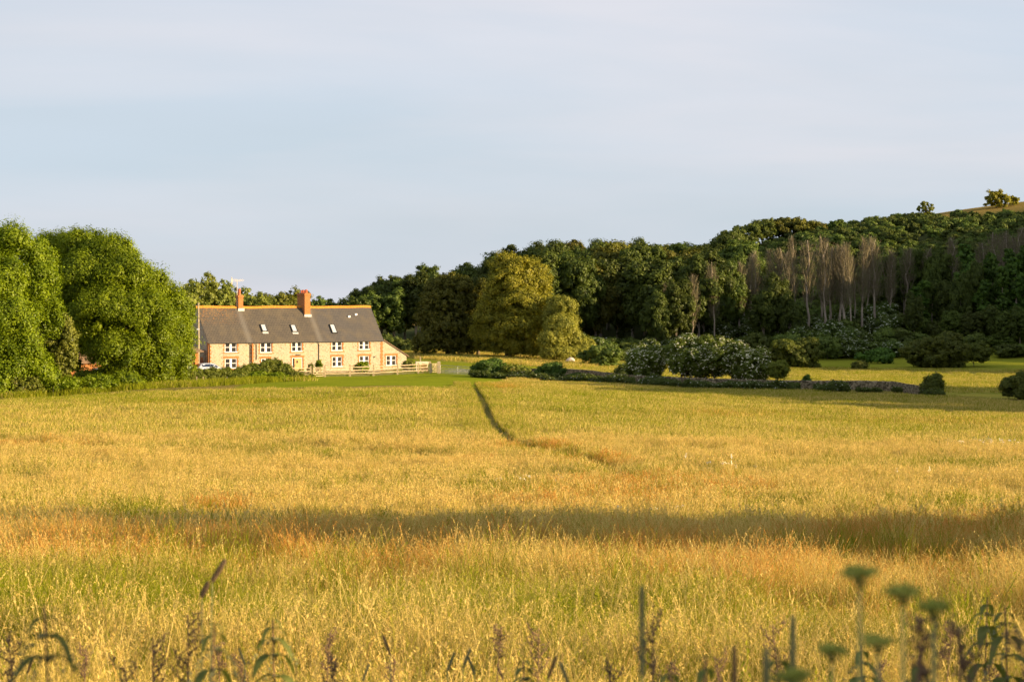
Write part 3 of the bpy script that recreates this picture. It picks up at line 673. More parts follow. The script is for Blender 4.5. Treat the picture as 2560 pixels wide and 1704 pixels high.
# hedge in front of the car
HG = [(372,228,3.6,3.0,'hedge'),(408,226,3.0,2.9,'hedge'),(442,230,3.4,2.9,'hedge'),(480,233,3.2,1.9,'hedge'),(520,237,3.4,1.7,'hedge'),(560,239,3.4,1.7,'hedge'),
      (602,241,3.2,1.9,'hedge'),(645,243,3.4,2.2,'hedge'),(682,245,3.4,2.9,'hedge'),(708,245,2.4,2.1,'hedge'),(596,234,2.6,1.1,'hedge'),(735,243,2.6,1.2,'hedge'),(770,242,1.8,.7,'hedge'),(640,236,3,1.2,'ash'),(690,238,3,1.1,'ash')]
HT = ['leafy hedge bush beneath the right edge of the big domed tree','hedge bush just left of the corrugated garage door','hedge bush below the corrugated garage door','hedge bush directly in front of the silver car rear',
      'hedge bush below the silver car windows','hedge bush behind the broken rail fence post','low hedge bush below the left cottage ground floor window','brownish hedge bush below the small cottage window',
      'tallest rounded hedge bush left of the cottage door','hedge bush where the post and rail fence begins','low plants right of the broken rail fence','low dark bush under the left end of the post and rail fence',
      'small weed clump below the first garden gate','low bright green plants along the foot of the hedge, left clump','low bright green plants along the foot of the hedge, right clump']
for i, (px, d, w, h, lf) in enumerate(HG):
    shrub('hedge_bush', HT[i], px, d, w, h, lf, 40+i, int(3500 + 900*w*h), .17, 'hedge bushes in front of the cottages', clump=.35)
# --- behind the house
BH = [(465,283,7.0,13.0,'tops',9500),(505,287,7.0,13.6,'tops',12000),(548,290,6,13.4,'tops',10000),(600,296,6,12.4,'tops',9000),(640,292,5.8,11.6,'tops',9000),(668,300,4.8,10.4,'tops',7000),
      (450,280,4,6.2,'willow',6000)]
BT = ['grey green tree behind the left gable and utility pole','tallest grey green tree behind the cottages','grey green tree behind the television aerial','pale green tree just right of the left chimney',
      'pale green tree midway between the chimneys','pale green tree with drooping right side behind the ridge','pale leaved bush beside the left gable']
for i, (px, d, w, h, lf, n) in enumerate(BH):
    tree('tree_behind_cottage', BT[i], 'tree', px, d, w, h - 2.0, 2.0, lf, 60+i, n, .28, None, .2, group='trees behind the cottages', clump=.5)
BD = [(690,345,7,11.4),(722,350,7,11.5),(752,352,6,11.0),(785,350,7,9.6),(815,355,6,9.4),(845,352,6,9.0),(872,350,5.5,8.8),(898,346,6,9.6),(640,350,7,11)]
for i, (px, d, w, h) in enumerate(sorted(BD)):
    tree('dark_tree_behind_roof', 'dark green tree in the line showing above the cottage ridge, %s from the left' % ORD[i], 'tree', px, d, w, h-.5, .5, 'woodwarm' if i < 4 else 'wood', 80+i, 8000, .34, None, .2,
         group='dark trees above the cottage ridge', clump=.6)
# --- group in the centre
oc = at(1270, 322)
LC = lobes_from_px([(1262,668,38,36,0),(1300,675,36,32,-1),(1335,678,30,28,1),(1275,710,55,42,-2),(1330,722,40,36,0),(1362,705,18,18,2),(1250,750,50,42,-2),(1305,765,60,46,-4),(1345,770,32,34,1),
                    (1240,800,52,44,-2),(1300,820,62,44,-5),(1350,830,30,34,1),(1255,850,52,32,-3),(1310,862,50,26,-4),(1205,845,34,34,0),(1360,868,34,20,-1),(1225,775,28,30,1),(1368,800,34,40,-1),(1380,848,38,34,-2),(1362,760,24,30,0)], 322, oc)
tree('tall_oak_tree', 'tall golden lit tree standing in front of the dark wood at the centre', 'tree', 1270, 322, 0, 17, 1, 'oakleaf', 91, 95000, .24, LC, .5, clump=.85, loc=oc, per=110, flat=.55, aspect=.6)
ow = at(1400, 314)
LW = lobes_from_px([(1385,765,24,26,2),(1412,770,30,30,0),(1428,800,22,30,1),(1400,820,42,34,-2),(1380,850,36,30,-3),(1430,850,32,28,-1),(1455,862,30,20,0),(1395,880,44,18,-3),(1445,878,32,14,-2),(1372,800,20,34,1)], 314, ow)
tree('willow_tree', 'pale yellow green willow right of the tall golden tree', 'tree', 1400, 314, 0, 9, .5, 'willow', 93, 38000, .22, LW, .25, clump=.5, loc=ow, flat=.8, droop=.25)
ol = at(1120, 328)
LL = lobes_from_px([(1120,712,30,30,0),(1148,722,34,34,-1),(1090,735,34,36,1),(1110,770,55,46,-2),(1165,770,40,46,0),(1075,800,36,44,0),(1130,820,56,44,-3),(1180,830,40,44,-1),(1090,850,50,34,-2),(1150,862,50,24,-2),(1050,858,22,26,0)], 328, ol)
tree('shaded_oak_tree', 'broad dark green tree left of the tall golden tree', 'tree', 1120, 328, 0, 14, 1, 'woodwarm', 95, 42000, .28, LL, .4, clump=.6, loc=ol)
tree('dark_oak_tree', 'dark tree tucked against the left side of the tall golden tree', 'tree', 1195, 330, 5.6, 12.2, .5, 'woodwarm', 96, 15000, .28, None, .3, clump=.6)
# left flank of the wood, trunks showing
FL = [(900,352,6.5,9.2),(912,362,8,10.5),(940,364,8,11.6),(970,366,8,13.0),(925,350,6.2,9.8),(955,354,6.6,11.6),(985,350,5.6,11.0),(1012,357,7,13.2),(1040,352,6.4,14.0),(1072,360,7,15.5)]
for i, (px, d, w, h) in enumerate(sorted(FL)):
    tree('flank_tree', 'dark wood tree with bare forking trunk between cottage and central group, %s from the left' % ORD[i], 'tree', px, d, w, h*.78, h*.22, 'wood', 100+i, 12000, .32, None, .26, 'palebark',
         'trees with bare trunks at the left flank of the wood', clump=.6)
for i, (px, d, w, h) in enumerate([(985,345,5,2.6),(1010,344,4,2.0),(965,348,4,3.2),(1030,341,4,1.8)]):
    shrub('understory_bush', 'low bush under the bare trunked trees behind the cottage end, %s from the left' % ORD[i], px, d, w, h, 'scrub', 120+i, 5000, .24, 'bushes under the bare trunked trees')

# --- the wood: prototypes copied with their own size and turn
def proto(leaf, w, h, z0, seed, n, size=.36, trunk_r=.25, bark='palebark', **k):
    L = auto_lobes(w, h, z0, seed, 12); return (crown('crown', L, n, size, leaf, seed, .75, **k), trunk_mesh('trunk', L, z0 + h*.6, trunk_r, bark, seed), z0 + h, w)
WP = [proto('wood', 10, 13.5, 2.5, 130+i, 20000) for i in range(4)] + [proto('woodwarm', 10, 13.5, 2.5, 134+i, 20000) for i in range(2)]
def place(pr, name, label, cat, px, d, w, h, group, rz):
    h = h*(1.1 if cat == 'tree' else 1)
    e_ = empty(name, at(px, d), rz); tag(e_, label, cat, group); s = h/pr[2]; sw = w/pr[3]; e_.scale = (sw, sw, s)
    np_obj('crown' if cat == 'tree' else 'foliage', pr[0], e_); np_obj('trunk' if cat == 'tree' else 'stem', pr[1], e_); return e_
SKY_PX = [890, 920, 980, 1054, 1120, 1184, 1230, 1282, 1340, 1412, 1490, 1565, 1640, 1695, 1750, 1804, 1847, 1900]
SKY_PY = [756, 745, 722, 706, 695, 664, 650, 624, 614, 606, 608, 604, 612, 616, 612, 600, 590, 590]
rw = random.Random(4); rows = []
for row, (d0, p0, p1, step, drop) in enumerate([(392, 1060, 1880, 58, 0), (372, 1100, 1900, 56, 14), (352, 1215, 1830, 58, 44)]):
    px = p0; k = 0
    while px < p1:
        q = px + rw.uniform(-14, 14); d = d0 + rw.uniform(-5, 5); top = np.interp(q, SKY_PX, SKY_PY) + drop + rw.uniform(-5, 10)
        _, h = pxtop(q, d, 0, top); w = rw.uniform(9.0, 12.5); h = min(max(h, 6), 24)
        warm = row == 0 and 1380 < q < 1720 or rw.random() < .12
        pr = WP[rw.choice([4, 5])] if warm else WP[rw.randrange(4)]
        nm = ['back', 'middle', 'front'][row]
        place(pr, 'wood_tree', 'dark leafy tree in the %s row of the wood, %s from the left' % (nm, ORD[k]), 'tree', q, d, w, h, 'trees in the %s row of the wood' % nm, rw.uniform(0, 6.28))
        px += step*rw.uniform(.85, 1.1); k += 1
# airy pines on the skyline right of the wood
PX = [(1830,432,7,9.0,568),(1868,436,7.5,10,556),(1905,438,8,11,548),(1948,440,8.5,11,544),(1985,440,8,11,543),(2020,440,8,10,552),(2050,440,6,7,562)]
for i, (px, d, w, hh, top) in enumerate(PX):
    _, h = pxtop(px, d, 0, top); tree('skyline_tree', 'open crowned tree standing on the skyline above the wood, %s from the left' % ORD[i], 'tree', px, d, w, h*.72, h*.28, 'woodwarm' if i > 2 else 'scrub', 150+i, 7000, .34, None, .2, 'bark',
         'open crowned trees on the skyline', clump=.6, fill=.02)
for nm, lb, px, d, w, hw, leaf, sd in [('hilltop_bush','small bushy tree on the hill crest right of the skyline trees',2092,434,4.6,4.0,'wood',160),
        ('lone_hilltop_tree','thin pale lone tree on the hill crest left of the brown field',2313,438,4.0,4.2,'olive',161),
        ('wind_bent_tree','dark rounded tree on the brown hilltop field at upper right',2490,448,6.4,4.6,'oakleaf',162),
        ('sparse_hilltop_bush','sparse pale bush right of the dark rounded hilltop tree',2530,450,3.8,2.8,'oakleaf',163)]:
    tree(nm, lb, 'tree', px, d, w, hw, .4 if 'lone' in nm else -.6, leaf, sd, 3200 if 'sparse' not in nm and 'lone' not in nm else 1100, .36, None, .14, clump=.45, fill=.05)

# --- leafless poplars
def poplar_proto(seed, h=16, w=3.6):
    g = np.random.default_rng(seed); rr = random.Random(seed); mb = MB(); n = 8
    pts = [(rr.uniform(-.12, .12)*i*.6, rr.uniform(-.12, .12)*i*.6, -1 + (h+1)*i/n) for i in range(n+1)]
    mb.tube(pts, [.20*(1 - .85*i/n) + .02 for i in range(n+1)], 6)
    tr = bpy.data.meshes.new('trunk'); tr.from_pydata(mb.v, [], mb.f); tr.update(); tr.materials.append(M['palebark'])
    m = 620; z = h*(.30 + .66*g.beta(1.5, 1.2, m)); a = g.uniform(0, 2*np.pi, m); t = (z/h - .3)/.7
    rmax = w/2*np.sin(np.pi*np.clip(t*.9 + .12, 0, 1))**.7; r0 = rmax*g.uniform(0, .75, m); P = np.stack([np.cos(a)*r0, np.sin(a)*r0, z], 1)
    ln = g.uniform(.8, 2.2, m); dr = unit(np.stack([np.cos(a)*.28 + g.normal(0, .12, m), np.sin(a)*.28 + g.normal(0, .12, m), np.ones(m)], 1))
    E = P + dr*ln[:, None]; E[:, 2] = np.minimum(E[:, 2], h + g.uniform(-.5, .6, m)); wv = unit(np.cross(dr, g.normal(0, 1, (m, 3))))*g.uniform(.014, .036, m)[:, None]
    V = np.stack([P - wv, P + wv, E + wv*.35, E - wv*.35], 1).reshape(-1, 3); Q = (np.arange(m)*4)[:, None] + np.arange(4)[None, :]
    # ascending branches
    mb2 = MB()
    for i in range(16):
        z0 = h*rr.uniform(.28, .7); aa = rr.uniform(0, 6.28); l = rr.uniform(2.5, 5); q = rr.uniform(.2, .33)
        mb2.tube([(0, 0, z0), (math.cos(aa)*l*q*.6, math.sin(aa)*l*q*.6, z0 + l*.45), (math.cos(aa)*l*q, math.sin(aa)*l*q, min(z0 + l, h))], [.06, .045, .02], 4, False)
    V2 = np.array(mb2.v); Q2 = np.array([f for f in mb2.f if len(f) == 4])
    tw = np_mesh('twigs', np.concatenate([V, V2]), np.concatenate([Q, Q2 + len(V)]), M['twig'])
    return tr, tw, h
PP = [poplar_proto(170+i, 16, w) for i, w in enumerate([2.8, 3.6, 4.4])]
BP = [(1848,352,640,868),(1895,356,606,800),(1952,358,602,820),(1975,352,600,810),(1990,356,596,848),(2022,352,598,852),(2052,358,588,810),(2062,352,600,846),
      (2075,356,606,838),(2098,354,592,800),(2112,352,598,842),(2132,350,606,862),(2140,358,622,800),(2155,354,584,816),(2190,356,604,816),(2222,358,618,800),(2165,360,590,800),
      (1870,354,640,830),(1925,360,625,800),(2262,364,604,790),(2320,366,598,800),(2386,362,590,790),(2455,364,592,800),(2480,362,584,800),
      (2500,366,578,790),(2518,362,574,790),(2538,366,572,790),(2556,362,572,790),(1790,346,660,860),(1730,343,690,850),(1660,345,700,850)]
BP.sort()
for i, (px, d, top, base) in enumerate(BP):
    tr, tw, hh = PP[i % 3]; p = at(px, d); e_ = empty('bare_poplar', p, i*1.7); h = (HY - top)/F*d - p.z; sx = h/hh*rw.uniform(.75, 1.25); e_.scale = (sx, sx, h/hh*rw.uniform(.88, 1.03)); e_.rotation_euler = (rw.uniform(-.05, .05), rw.uniform(-.06, .06), i*1.7)
    tag(e_, 'leafless brown poplar on the wooded slope, %s from the left' % ORD[i], 'tree', 'leafless poplars on the slope')
    np_obj('trunk', tr, e_); np_obj('twigs', tw, e_)
# --- ivy clad trunks and dark trees at the right
IP = []
for i in range(3):
    L = [(math.sin(j*2.1+i)*.7, math.cos(j*1.7)*.6, 1 + j*1.35, 1.5 - .06*j, 1.4 - .06*j, 1.25) for j in range(9)]
    IP.append((crown('ivy', L, 9000, .3, 'ivy', 190+i, .4), trunk_mesh('trunk', L[:3], 10, .22, 'palebark', 190+i), 13.6, 3.0))
IV = [(2300,352,3.0,9,'ivy'),(2330,356,4,11,'w'),(2370,352,5,9,'w'),(2420,355,3.6,14.5,'ivy'),(2440,350,4.2,12.5,'w'),(2455,346,2.6,10,'ivy'),(2470,352,3,13.5,'ivy'),(2490,350,2.8,13,'ivy'),(2505,347,2.8,12,'ivy'),
      (2522,352,3,14,'ivy'),(2540,349,3,13,'ivy'),(2558,352,3.2,14.5,'ivy'),(2580,350,3.2,13,'ivy'),(2400,348,4.2,10.5,'w'),(2200,366,5.5,7,'w'),(2225,368,6,10,'w'),(2260,366,6,10.5,'w'),(2350,362,6,12,'w'),(2310,368,6,11,'w'),
      (1945,346,6.2,11.5,'w'),(1910,345,6.0,9.5,'w'),(1975,343,4.6,8.5,'w'),(1690,342,6.5,12.5,'w'),(1640,340,5.5,11,'w'),(1760,350,7,13,'w'),(1820,352,6.5,13,'w'),(1860,366,7,13,'w'),(2285,345,4,8,'w'),
      (2475,340,4.5,7,'w'),(2510,338,4.5,6,'w'),(2550,339,5,6.5,'w'),(2430,340,4.5,6,'w'),(2380,341,5,6,'w')]
IV.sort(); a_ = b_ = 0
for i, (px, d, w, h, ty) in enumerate(IV):
    if ty == 'ivy':
        pr = IP[i % 3]; e_ = place(pr, 'ivy_clad_tree', 'narrow ivy covered tree on the right of the wood, %s from the left' % ORD[a_], 'tree', px, d, w, h, 'ivy covered trees', i*1.3); a_ += 1
    else:
        place(WP[i % 4], 'slope_tree', 'dark leafy tree standing among the leafless poplars, %s from the left' % ORD[b_], 'tree', px, d, w, h, 'leafy trees among the poplars', i*1.3); b_ += 1
# --- understory of elder and scrub along the foot of the slope
EP = []
for i in range(4):
    L = auto_lobes(5, 4.2, -.2, 210+i, 10)
    EP.append((crown('foliage', L, 9000, .26, 'elder' if i < 2 else 'scrub', 210+i, .5, flower=.045 if i < 2 else 0), trunk_mesh('stem', L, 2, .08, 'bark', 210+i, 4), 4.0, 5.0))
ru = random.Random(9); US = []
for row, (d0, lo, hi, st) in enumerate([(340, 1440, 2600, 52), (333, 1460, 2600, 58), (349, 1500, 2420, 60), (357, 1700, 2300, 62), (327, 1470, 1560, 60)]):
    px = lo
    while px < hi:
        if not (row == 0 and px > 2560): US.append((px + ru.uniform(-15, 15), d0 + ru.uniform(-3, 3), ru.uniform(4.2, 6.5), ru.uniform(2.6, 4.6) * (1.0 if px < 2330 else .75) * (.6 if row == 4 else 1)))
        px += st*ru.uniform(.8, 1.1)
US.sort()
for i, (px, d, w, h) in enumerate(US):
    elder = (px < 2250 and ru.random() < .62); pr = EP[ru.randrange(2) + (0 if elder else 2)]
    place(pr, 'elder_bush' if elder else 'scrub_bush', ('white flecked elder bush' if elder else 'dark green scrub bush') + ' at the slope foot, %s from the left' % (ORD[i] if i < 60 else str(i+1) + 'th'), 'bush', px, d, w, h,
          'elder bushes at the foot of the slope' if elder else 'scrub bushes at the foot of the slope', ru.uniform(0, 6.28))
# --- scrub on the open hillside: nobody could count it
def hill_scrub():
    n = 4200; x = rng.uniform(28, 190, n); y = rng.uniform(358, 452, n); z = tz(x, y); px, py = topix(x, y, z)
    k = (px > 1780) & (y < np.interp(px, [1780, 2250, 2400, 2480, 2560, 3200], [452, 446, 436, 432, 430, 430])) & ((y > 372) | (px > 1850)); x, y, z = x[k], y[k], z[k]
    c = bpy.data.collections.new('scrub_clumps')
    for i in range(5):
        L = auto_lobes(3.4, 2.0, -.3, 230+i, 7); c.objects.link(bpy.data.objects.new('scrub_clump_%d' % i, crown('clump', L, 2200, .24, 'scrub', 230+i, .35)))
    scatter('hillside_scrub', np.stack([x, y, z], -1), rng.uniform(0, 6, len(x)), rng.uniform(.5, 1.25, len(x)), rng.integers(0, 5, len(x)), c, M['scrub'], {'green': np.zeros(len(x)), 'rust': np.zeros(len(x))},
            'dense green scrub covering the hillside below the skyline', 'scrub')
hill_scrub()
# --- bushes along and beyond the flint wall
def haw(label, px, d, w, h, seed, n, depth=None, loc=None, z0=.1):
    L = auto_lobes(w, h - z0, z0, seed, 15, depth); e_ = empty('hawthorn_bush', at(px, d)); tag(e_, label, 'hawthorn bush', 'flowering hawthorns along the flint wall')
    np_obj('foliage', crown('foliage', L, n, .19, 'hawthorn', seed, .42, flower=.06, per=50), e_)
    for j, bx in enumerate((-w*.18, w*.16)):
        np_obj('stem', trunk_mesh('stem', L, h*.55, .13, 'bark', seed+j, 6, (bx, 0), (bx*.8, 0)), e_)
haw('rounded white flowering hawthorn, leftmost of the row by the wall', 1612, 243, 5.6, 4.7, 301, 26000, z0=-.3)
haw('tallest white flowering hawthorn, left half of the broad clump by the wall', 1735, 240, 7.4, 6.1, 302, 34000)
haw('white flowering hawthorn in the middle of the broad clump by the wall', 1812, 238, 6.6, 5.8, 303, 30000, z0=.5)
haw('white flowering hawthorn at the right end of the broad clump by the wall', 1880, 234, 5.0, 4.8, 304, 26000)
for nm, lb, px, d, w, h, lf, sd, n, z0 in [
  ('dark_bush','low dark spreading bush right of the grazing sheep',1505,300,7.0,3.7,'scrub',311,12000,-.1),
  ('dark_bush','small dark bush at the left foot of the leftmost hawthorn',1560,252,2.8,2.2,'scrub',312,6000,-.1),
  ('round_bush','broad rounded bush lit on its right side behind the small trunked tree',1990,296,9.8,4.9,'scrub2',313,26000,-.1),
  ('spreading_bush','largest broad spreading bush on the pasture at right',2345,300,13.0,5.6,'scrub2',314,34000,-.1),
  ('spreading_bush','lower right shoulder bush beside the largest spreading bush',2435,304,7.5,3.4,'scrub2',315,12000,.3),
  ('mound_bush','small round mound bush alone on the pasture',2149,292,2.7,1.25,'scrub2',316,5000,-.2),
  ('green_bank','long low bright green bank between the mound bush and the large bush',2195,318,7.0,2.4,'ivy',317,9000,-.2),
  ('round_shrub','round dark shrub growing at the broken end of the flint wall',2332,213,2.6,2.5,'scrub2',318,11000,-.1),
  ('corner_bush','dark bush cut by the right edge of the picture',2545,206,4.4,2.8,'scrub2',319,15000,-.2),
  ('ivy_cone','small cone of dark ivy on top of the flint wall',2016,228,1.0,1.3,'ivy',320,2500,.3),
  ('wall_ivy','large dark green ivy mound over the wall right of the field gate',1222,250,4.6,2.3,'ivy',321,14000,-.2),
  ('wall_ivy','smaller leafy mound with pale flowers right of the first ivy mound',1285,249,4.0,1.7,'hedge',322,9000,-.2),
  ('wall_ivy','rounded dark ivy mound on the wall left of the sheep',1378,246,3.8,2.3,'ivy',323,12000,-.2),
  ('wall_ivy','low ivy trailing along the wall below the sheep',1440,243,3.4,1.1,'ivy',324,6000,-.2),
  ('garden_bush','rounded garden bush under the fourth ground floor window',905,262.5,2.2,1.55,'ash',325,5000,0),
  ('garden_bush','green garden bush at the foot of the lean-to end',1020,271,2.0,1.5,'hedge',326,5000,0),
  ('potted_bush','low green bush beside the cottage front door',752,263.0,1.0,.75,'ash',327,1600,0),
  ('climbing_shrub','climbing shrub around the right downpipe of the middle cottage',797,268.2,1.0,2.0,'ash',328,2400,0),
  ('garden_bush','thin shrub beside the climbing plant in the front garden',777,264,1.1,1.6,'hedge',329,1300,0)]:
    shrub(nm, lb, px, d, w, h, lf, sd, n, .19 if d < 270 and w > 2 else (.12 if d < 270 else .25), z0=z0, clump=.4 if w > 2 else .2, depth=(w*.7 if w > 2 else w), flower=.02 if sd in (322,) else 0)
tree('small_hawthorn_tree', 'small round headed tree on a short trunk right of the hawthorns', 'tree', 1944, 231, 2.7, 2.3, .9, 'hedge', 330, 7000, .16, None, .09, clump=.35)
# nettles and cow parsley along the wall foot
def bank():
    Ls = []; n = 2500
    t = rng.uniform(0, 1, n); px = 1180 + t*1180; d = np.interp(px, [1180, 1300, 1500, 1750, 2000, 2200, 2360], [248, 246, 240, 230, 223, 220, 212]) - rng.uniform(.2, 3.2, n)
    x = (px - CX)/F*d; keep = vnoise(x, d, 2.5, 77) > np.interp(px, [1180, 1700, 1950, 2360], [.2, .25, .5, .55]); x, d = x[keep], d[keep]
    t2 = rng.uniform(0, 1, 500); px2 = 20 + t2*780; d2 = np.interp(px2, [0, 400, 640, 800], [203, 218, 233, 243]) - rng.uniform(0, 5, 500); x2 = (px2 - CX)/F*d2; k2 = vnoise(x2, d2, 3, 78) > .35
    x2, d2 = x2[k2], d2[k2]
    scatter('tall_bank_grass', np.stack([x2, d2, tz(x2, d2)], -1), rng.uniform(0, 6, len(x2)), rng.uniform(1.0, 1.9, len(x2)), rng.integers(0, 3, len(x2)), tuft_collection('bank_grass', farK[:3], M['grass']), M['grass'], {'green': np.full(len(x2), .9), 'rust': x2*0}, 'tall green grass along the foot of the left trees and hedge', 'grass')
    c = bpy.data.collections.new('bank_plants')
    for i in range(4):
        L = [(rng.uniform(-.25, .25), rng.uniform(-.25, .25), .35 + rng.uniform(0, .2), .3, .3, .38) for _ in range(3)]
        c.objects.link(bpy.data.objects.new('bank_plant_%d' % i, crown('plant', L, 240, .13, 'greyleaf', 240+i, .2, per=20, flower=.06 if i == 0 else .01)))
    scatter('nettle_bank', np.stack([x, d, tz(x, d)], -1), rng.uniform(0, 6, len(x)), rng.uniform(.45, .95, len(x))*(.5 + 1.1*vnoise(x, d, 1.8, 79)), rng.integers(0, 4, len(x)), c, M['greyleaf'], {'green': x*0, 'rust': x*0},
            'dark nettles and cow parsley along the foot of the flint wall', 'nettles')
bank()
# --- trees beyond the right edge whose long shadows lie across the field and the wood
SH = [(62,18,11,18,.3),(69,22,11,20,.3),(84,20,12,22,.3),(60,12,10,16,.3),(106,164,12,19,.3),(112,173,12,20,.3),(105,182,12,20,.3),(113,191,12,21,.3),(106,200,12,21,.3),(112,209,12,22,.3),(103,217,12,21,.3),(122,158,15,22,.3),(124,172,15,23,.3),(123,187,15,24,.3),(124,202,15,24,.3),(114,272,12,15,.3),(116,280,13,18,.3),(112,292,13,18,.3),(118,304,13,18,.3),(114,316,13,18,.3)]
for i, (x, y, w, h, z0) in enumerate(SH):
    e_ = empty('hedgerow_tree', (x, y, tzf(x, y)), i*1.1); pr = WP[i % 4]; e_.scale = (w/pr[3], w/pr[3], h/pr[2])
    tag(e_, 'hedgerow tree beyond the right edge of the picture, %s going away' % ORD[i], 'tree', 'hedgerow trees beyond the right edge'); np_obj('crown', pr[0], e_); np_obj('trunk', pr[1], e_)
    e_.rotation_euler.z = i*1.1
def ridge_wood():
    n = 420; x = rng.uniform(100, 330, n); y = rng.uniform(285, 420, n); u = x/y; k = (u > .33) & (y > 285) ; x, y = x[k], y[k]
    c = bpy.data.collections.new('ridge_tree_crowns')
    for i in range(3): c.objects.link(bpy.data.objects.new('ridge_crown_%d' % i, WP[i][0]))
    scatter('ridge_wood', np.stack([x, y, tz(x, y)], -1), rng.uniform(0, 6, len(x)), np.where(y < 345, 1.0, .6)*rng.uniform(.78, 1.05, len(x)), rng.integers(0, 3, len(x)), c, M['wood'], {'green': x*0, 'rust': x*0},
            'woodland covering the rising ridge beyond the right edge of the picture', 'woodland')
ridge_wood()
# ------------------------------------------------------------------ the row of cottages
TH = math.atan2(.555, .832); E1 = Vector((math.cos(TH), math.sin(TH), 0)); E2 = Vector((-math.sin(TH), math.cos(TH), 0))
HA = Vector((-40.1, 263.0, -9.95))
EZ = 4.38; HD = 3.7; SL = 1.243; HL = 26.5
def t_of(px, org=HA, off=0.0):
    """distance along a front that runs in direction E1 from org (off = set back), seen at photo column px"""
    u = (px - CX)/F; o = org + E2*off; return (u*o.y - o.x)/(E1.x - u*E1.y)
def z_of(px, py, org=HA, off=0.0):
    t = t_of(px, org, off); o = org + E2*off + E1*t; return -(py - HY)/F*o.y - org.z
def roof_at(px, py):
    """local x, y, z on the front roof slope"""
    r = Vector(((px - CX)/F, 1, -(py - HY)/F)); a = r.z - SL*r.dot(E2); b = HA.z + EZ - SL*HA.dot(E2); lam = b/a
    q = r*lam - HA; return q.dot(E1), q.dot(E2), q.z
house = empty('cottage_row', HA, TH); tag(house, 'row of flint and brick cottages with slate roof, orange ridge and two chimneys', 'cottages')
WIN = []
for (a, b, c, d_) in [(561.8,592.4,855.5,881),(650.4,679.1,856,881.8),(728.4,755.2,855.5,879),(828.8,855.5,852,877),(897,923.4,850.5,874.3),
                      (562,593,895.8,921),(653,674,895.8,910),(829.6,855.5,891.4,917),(898,923.4,889.6,915)]:
    z1 = min(z_of(a, c), EZ - .12); WIN.append((t_of(a), t_of(b), z_of(a, d_), z1))
door = (t_of(730), t_of(756.5), 0.02, z_of(730, 893.5))
lw = (t_of(965), t_of(991), z_of(965, 914), z_of(965, 888.5)); LT = t_of(1016); LZ = 2.10; LZ0 = EZ - .1
def wall_holes(mb, x0, x1, z0, ztop, holes, rev=.14, y=0.0):
    """front wall from x0 to x1 with recessed openings; ztop is a function of x"""
    xs = sorted({x0, x1, *[h[0] for h in holes], *[h[1] for h in holes]}); zs = sorted({z0, *[h[2] for h in holes], *[h[3] for h in holes]})
    for i in range(len(xs)-1):
        a, b = xs[i], xs[i+1]; zl = [z for z in zs if z < min(ztop(a), ztop(b)) - .01] + [None]
        for j in range(len(zl)-1):
            za = zl[j]; zb = zl[j+1]
            m_ = ((a+b)/2, (za + (zb if zb is not None else ztop((a+b)/2)))/2)
            if any(h[0] < m_[0] < h[1] and h[2] < m_[1] < h[3] for h in holes): continue
            mb.add([(a, y, za), (b, y, za), (b, y, zb if zb is not None else ztop(b)), (a, y, zb if zb is not None else ztop(a))], [(0, 1, 2, 3)])
    for h in holes:
        a, b, c, d_ = h
        mb.add([(a,y,c),(b,y,c),(b,y,d_),(a,y,d_),(a,y+rev,c),(b,y+rev,c),(b,y+rev,d_),(a,y+rev,d_)], [(0,4,5,1),(1,5,6,2),(2,6,7,3),(3,7,4,0)])
def gable(mb, x, flip=False):
    p = [(x,0,-.4),(x,2*HD,-.4),(x,2*HD,EZ),(x,HD,EZ+HD*SL),(x,0,EZ)]; mb.add(p, [tuple(range(5)) if not flip else tuple(range(5))[::-1]])
w = MB(); wall_holes(w, 0, HL, -.4, lambda x: EZ, WIN + [door]); gable(w, 0, True); gable(w, HL)
w.add([(0,2*HD,-.4),(HL,2*HD,-.4),(HL,2*HD,EZ),(0,2*HD,EZ)], [(0,1,2,3)])
w.build('wall', M['flint'], house)
lt = MB(); wall_holes(lt, HL + .002, LT, -.4, lambda x: LZ0 + (LZ - LZ0)*(x - HL)/(LT - HL), [lw])
lt.add([(LT,0,-.4),(LT,2*HD,-.4),(LT,2*HD,LZ),(LT,0,LZ)], [(0,1,2,3)]); lt.add([(LT,2*HD,-.4),(HL,2*HD,-.4),(HL,2*HD,LZ0),(LT,2*HD,LZ)], [(0,1,2,3)])
lt.build('lean_to_wall', M['flint'], house)
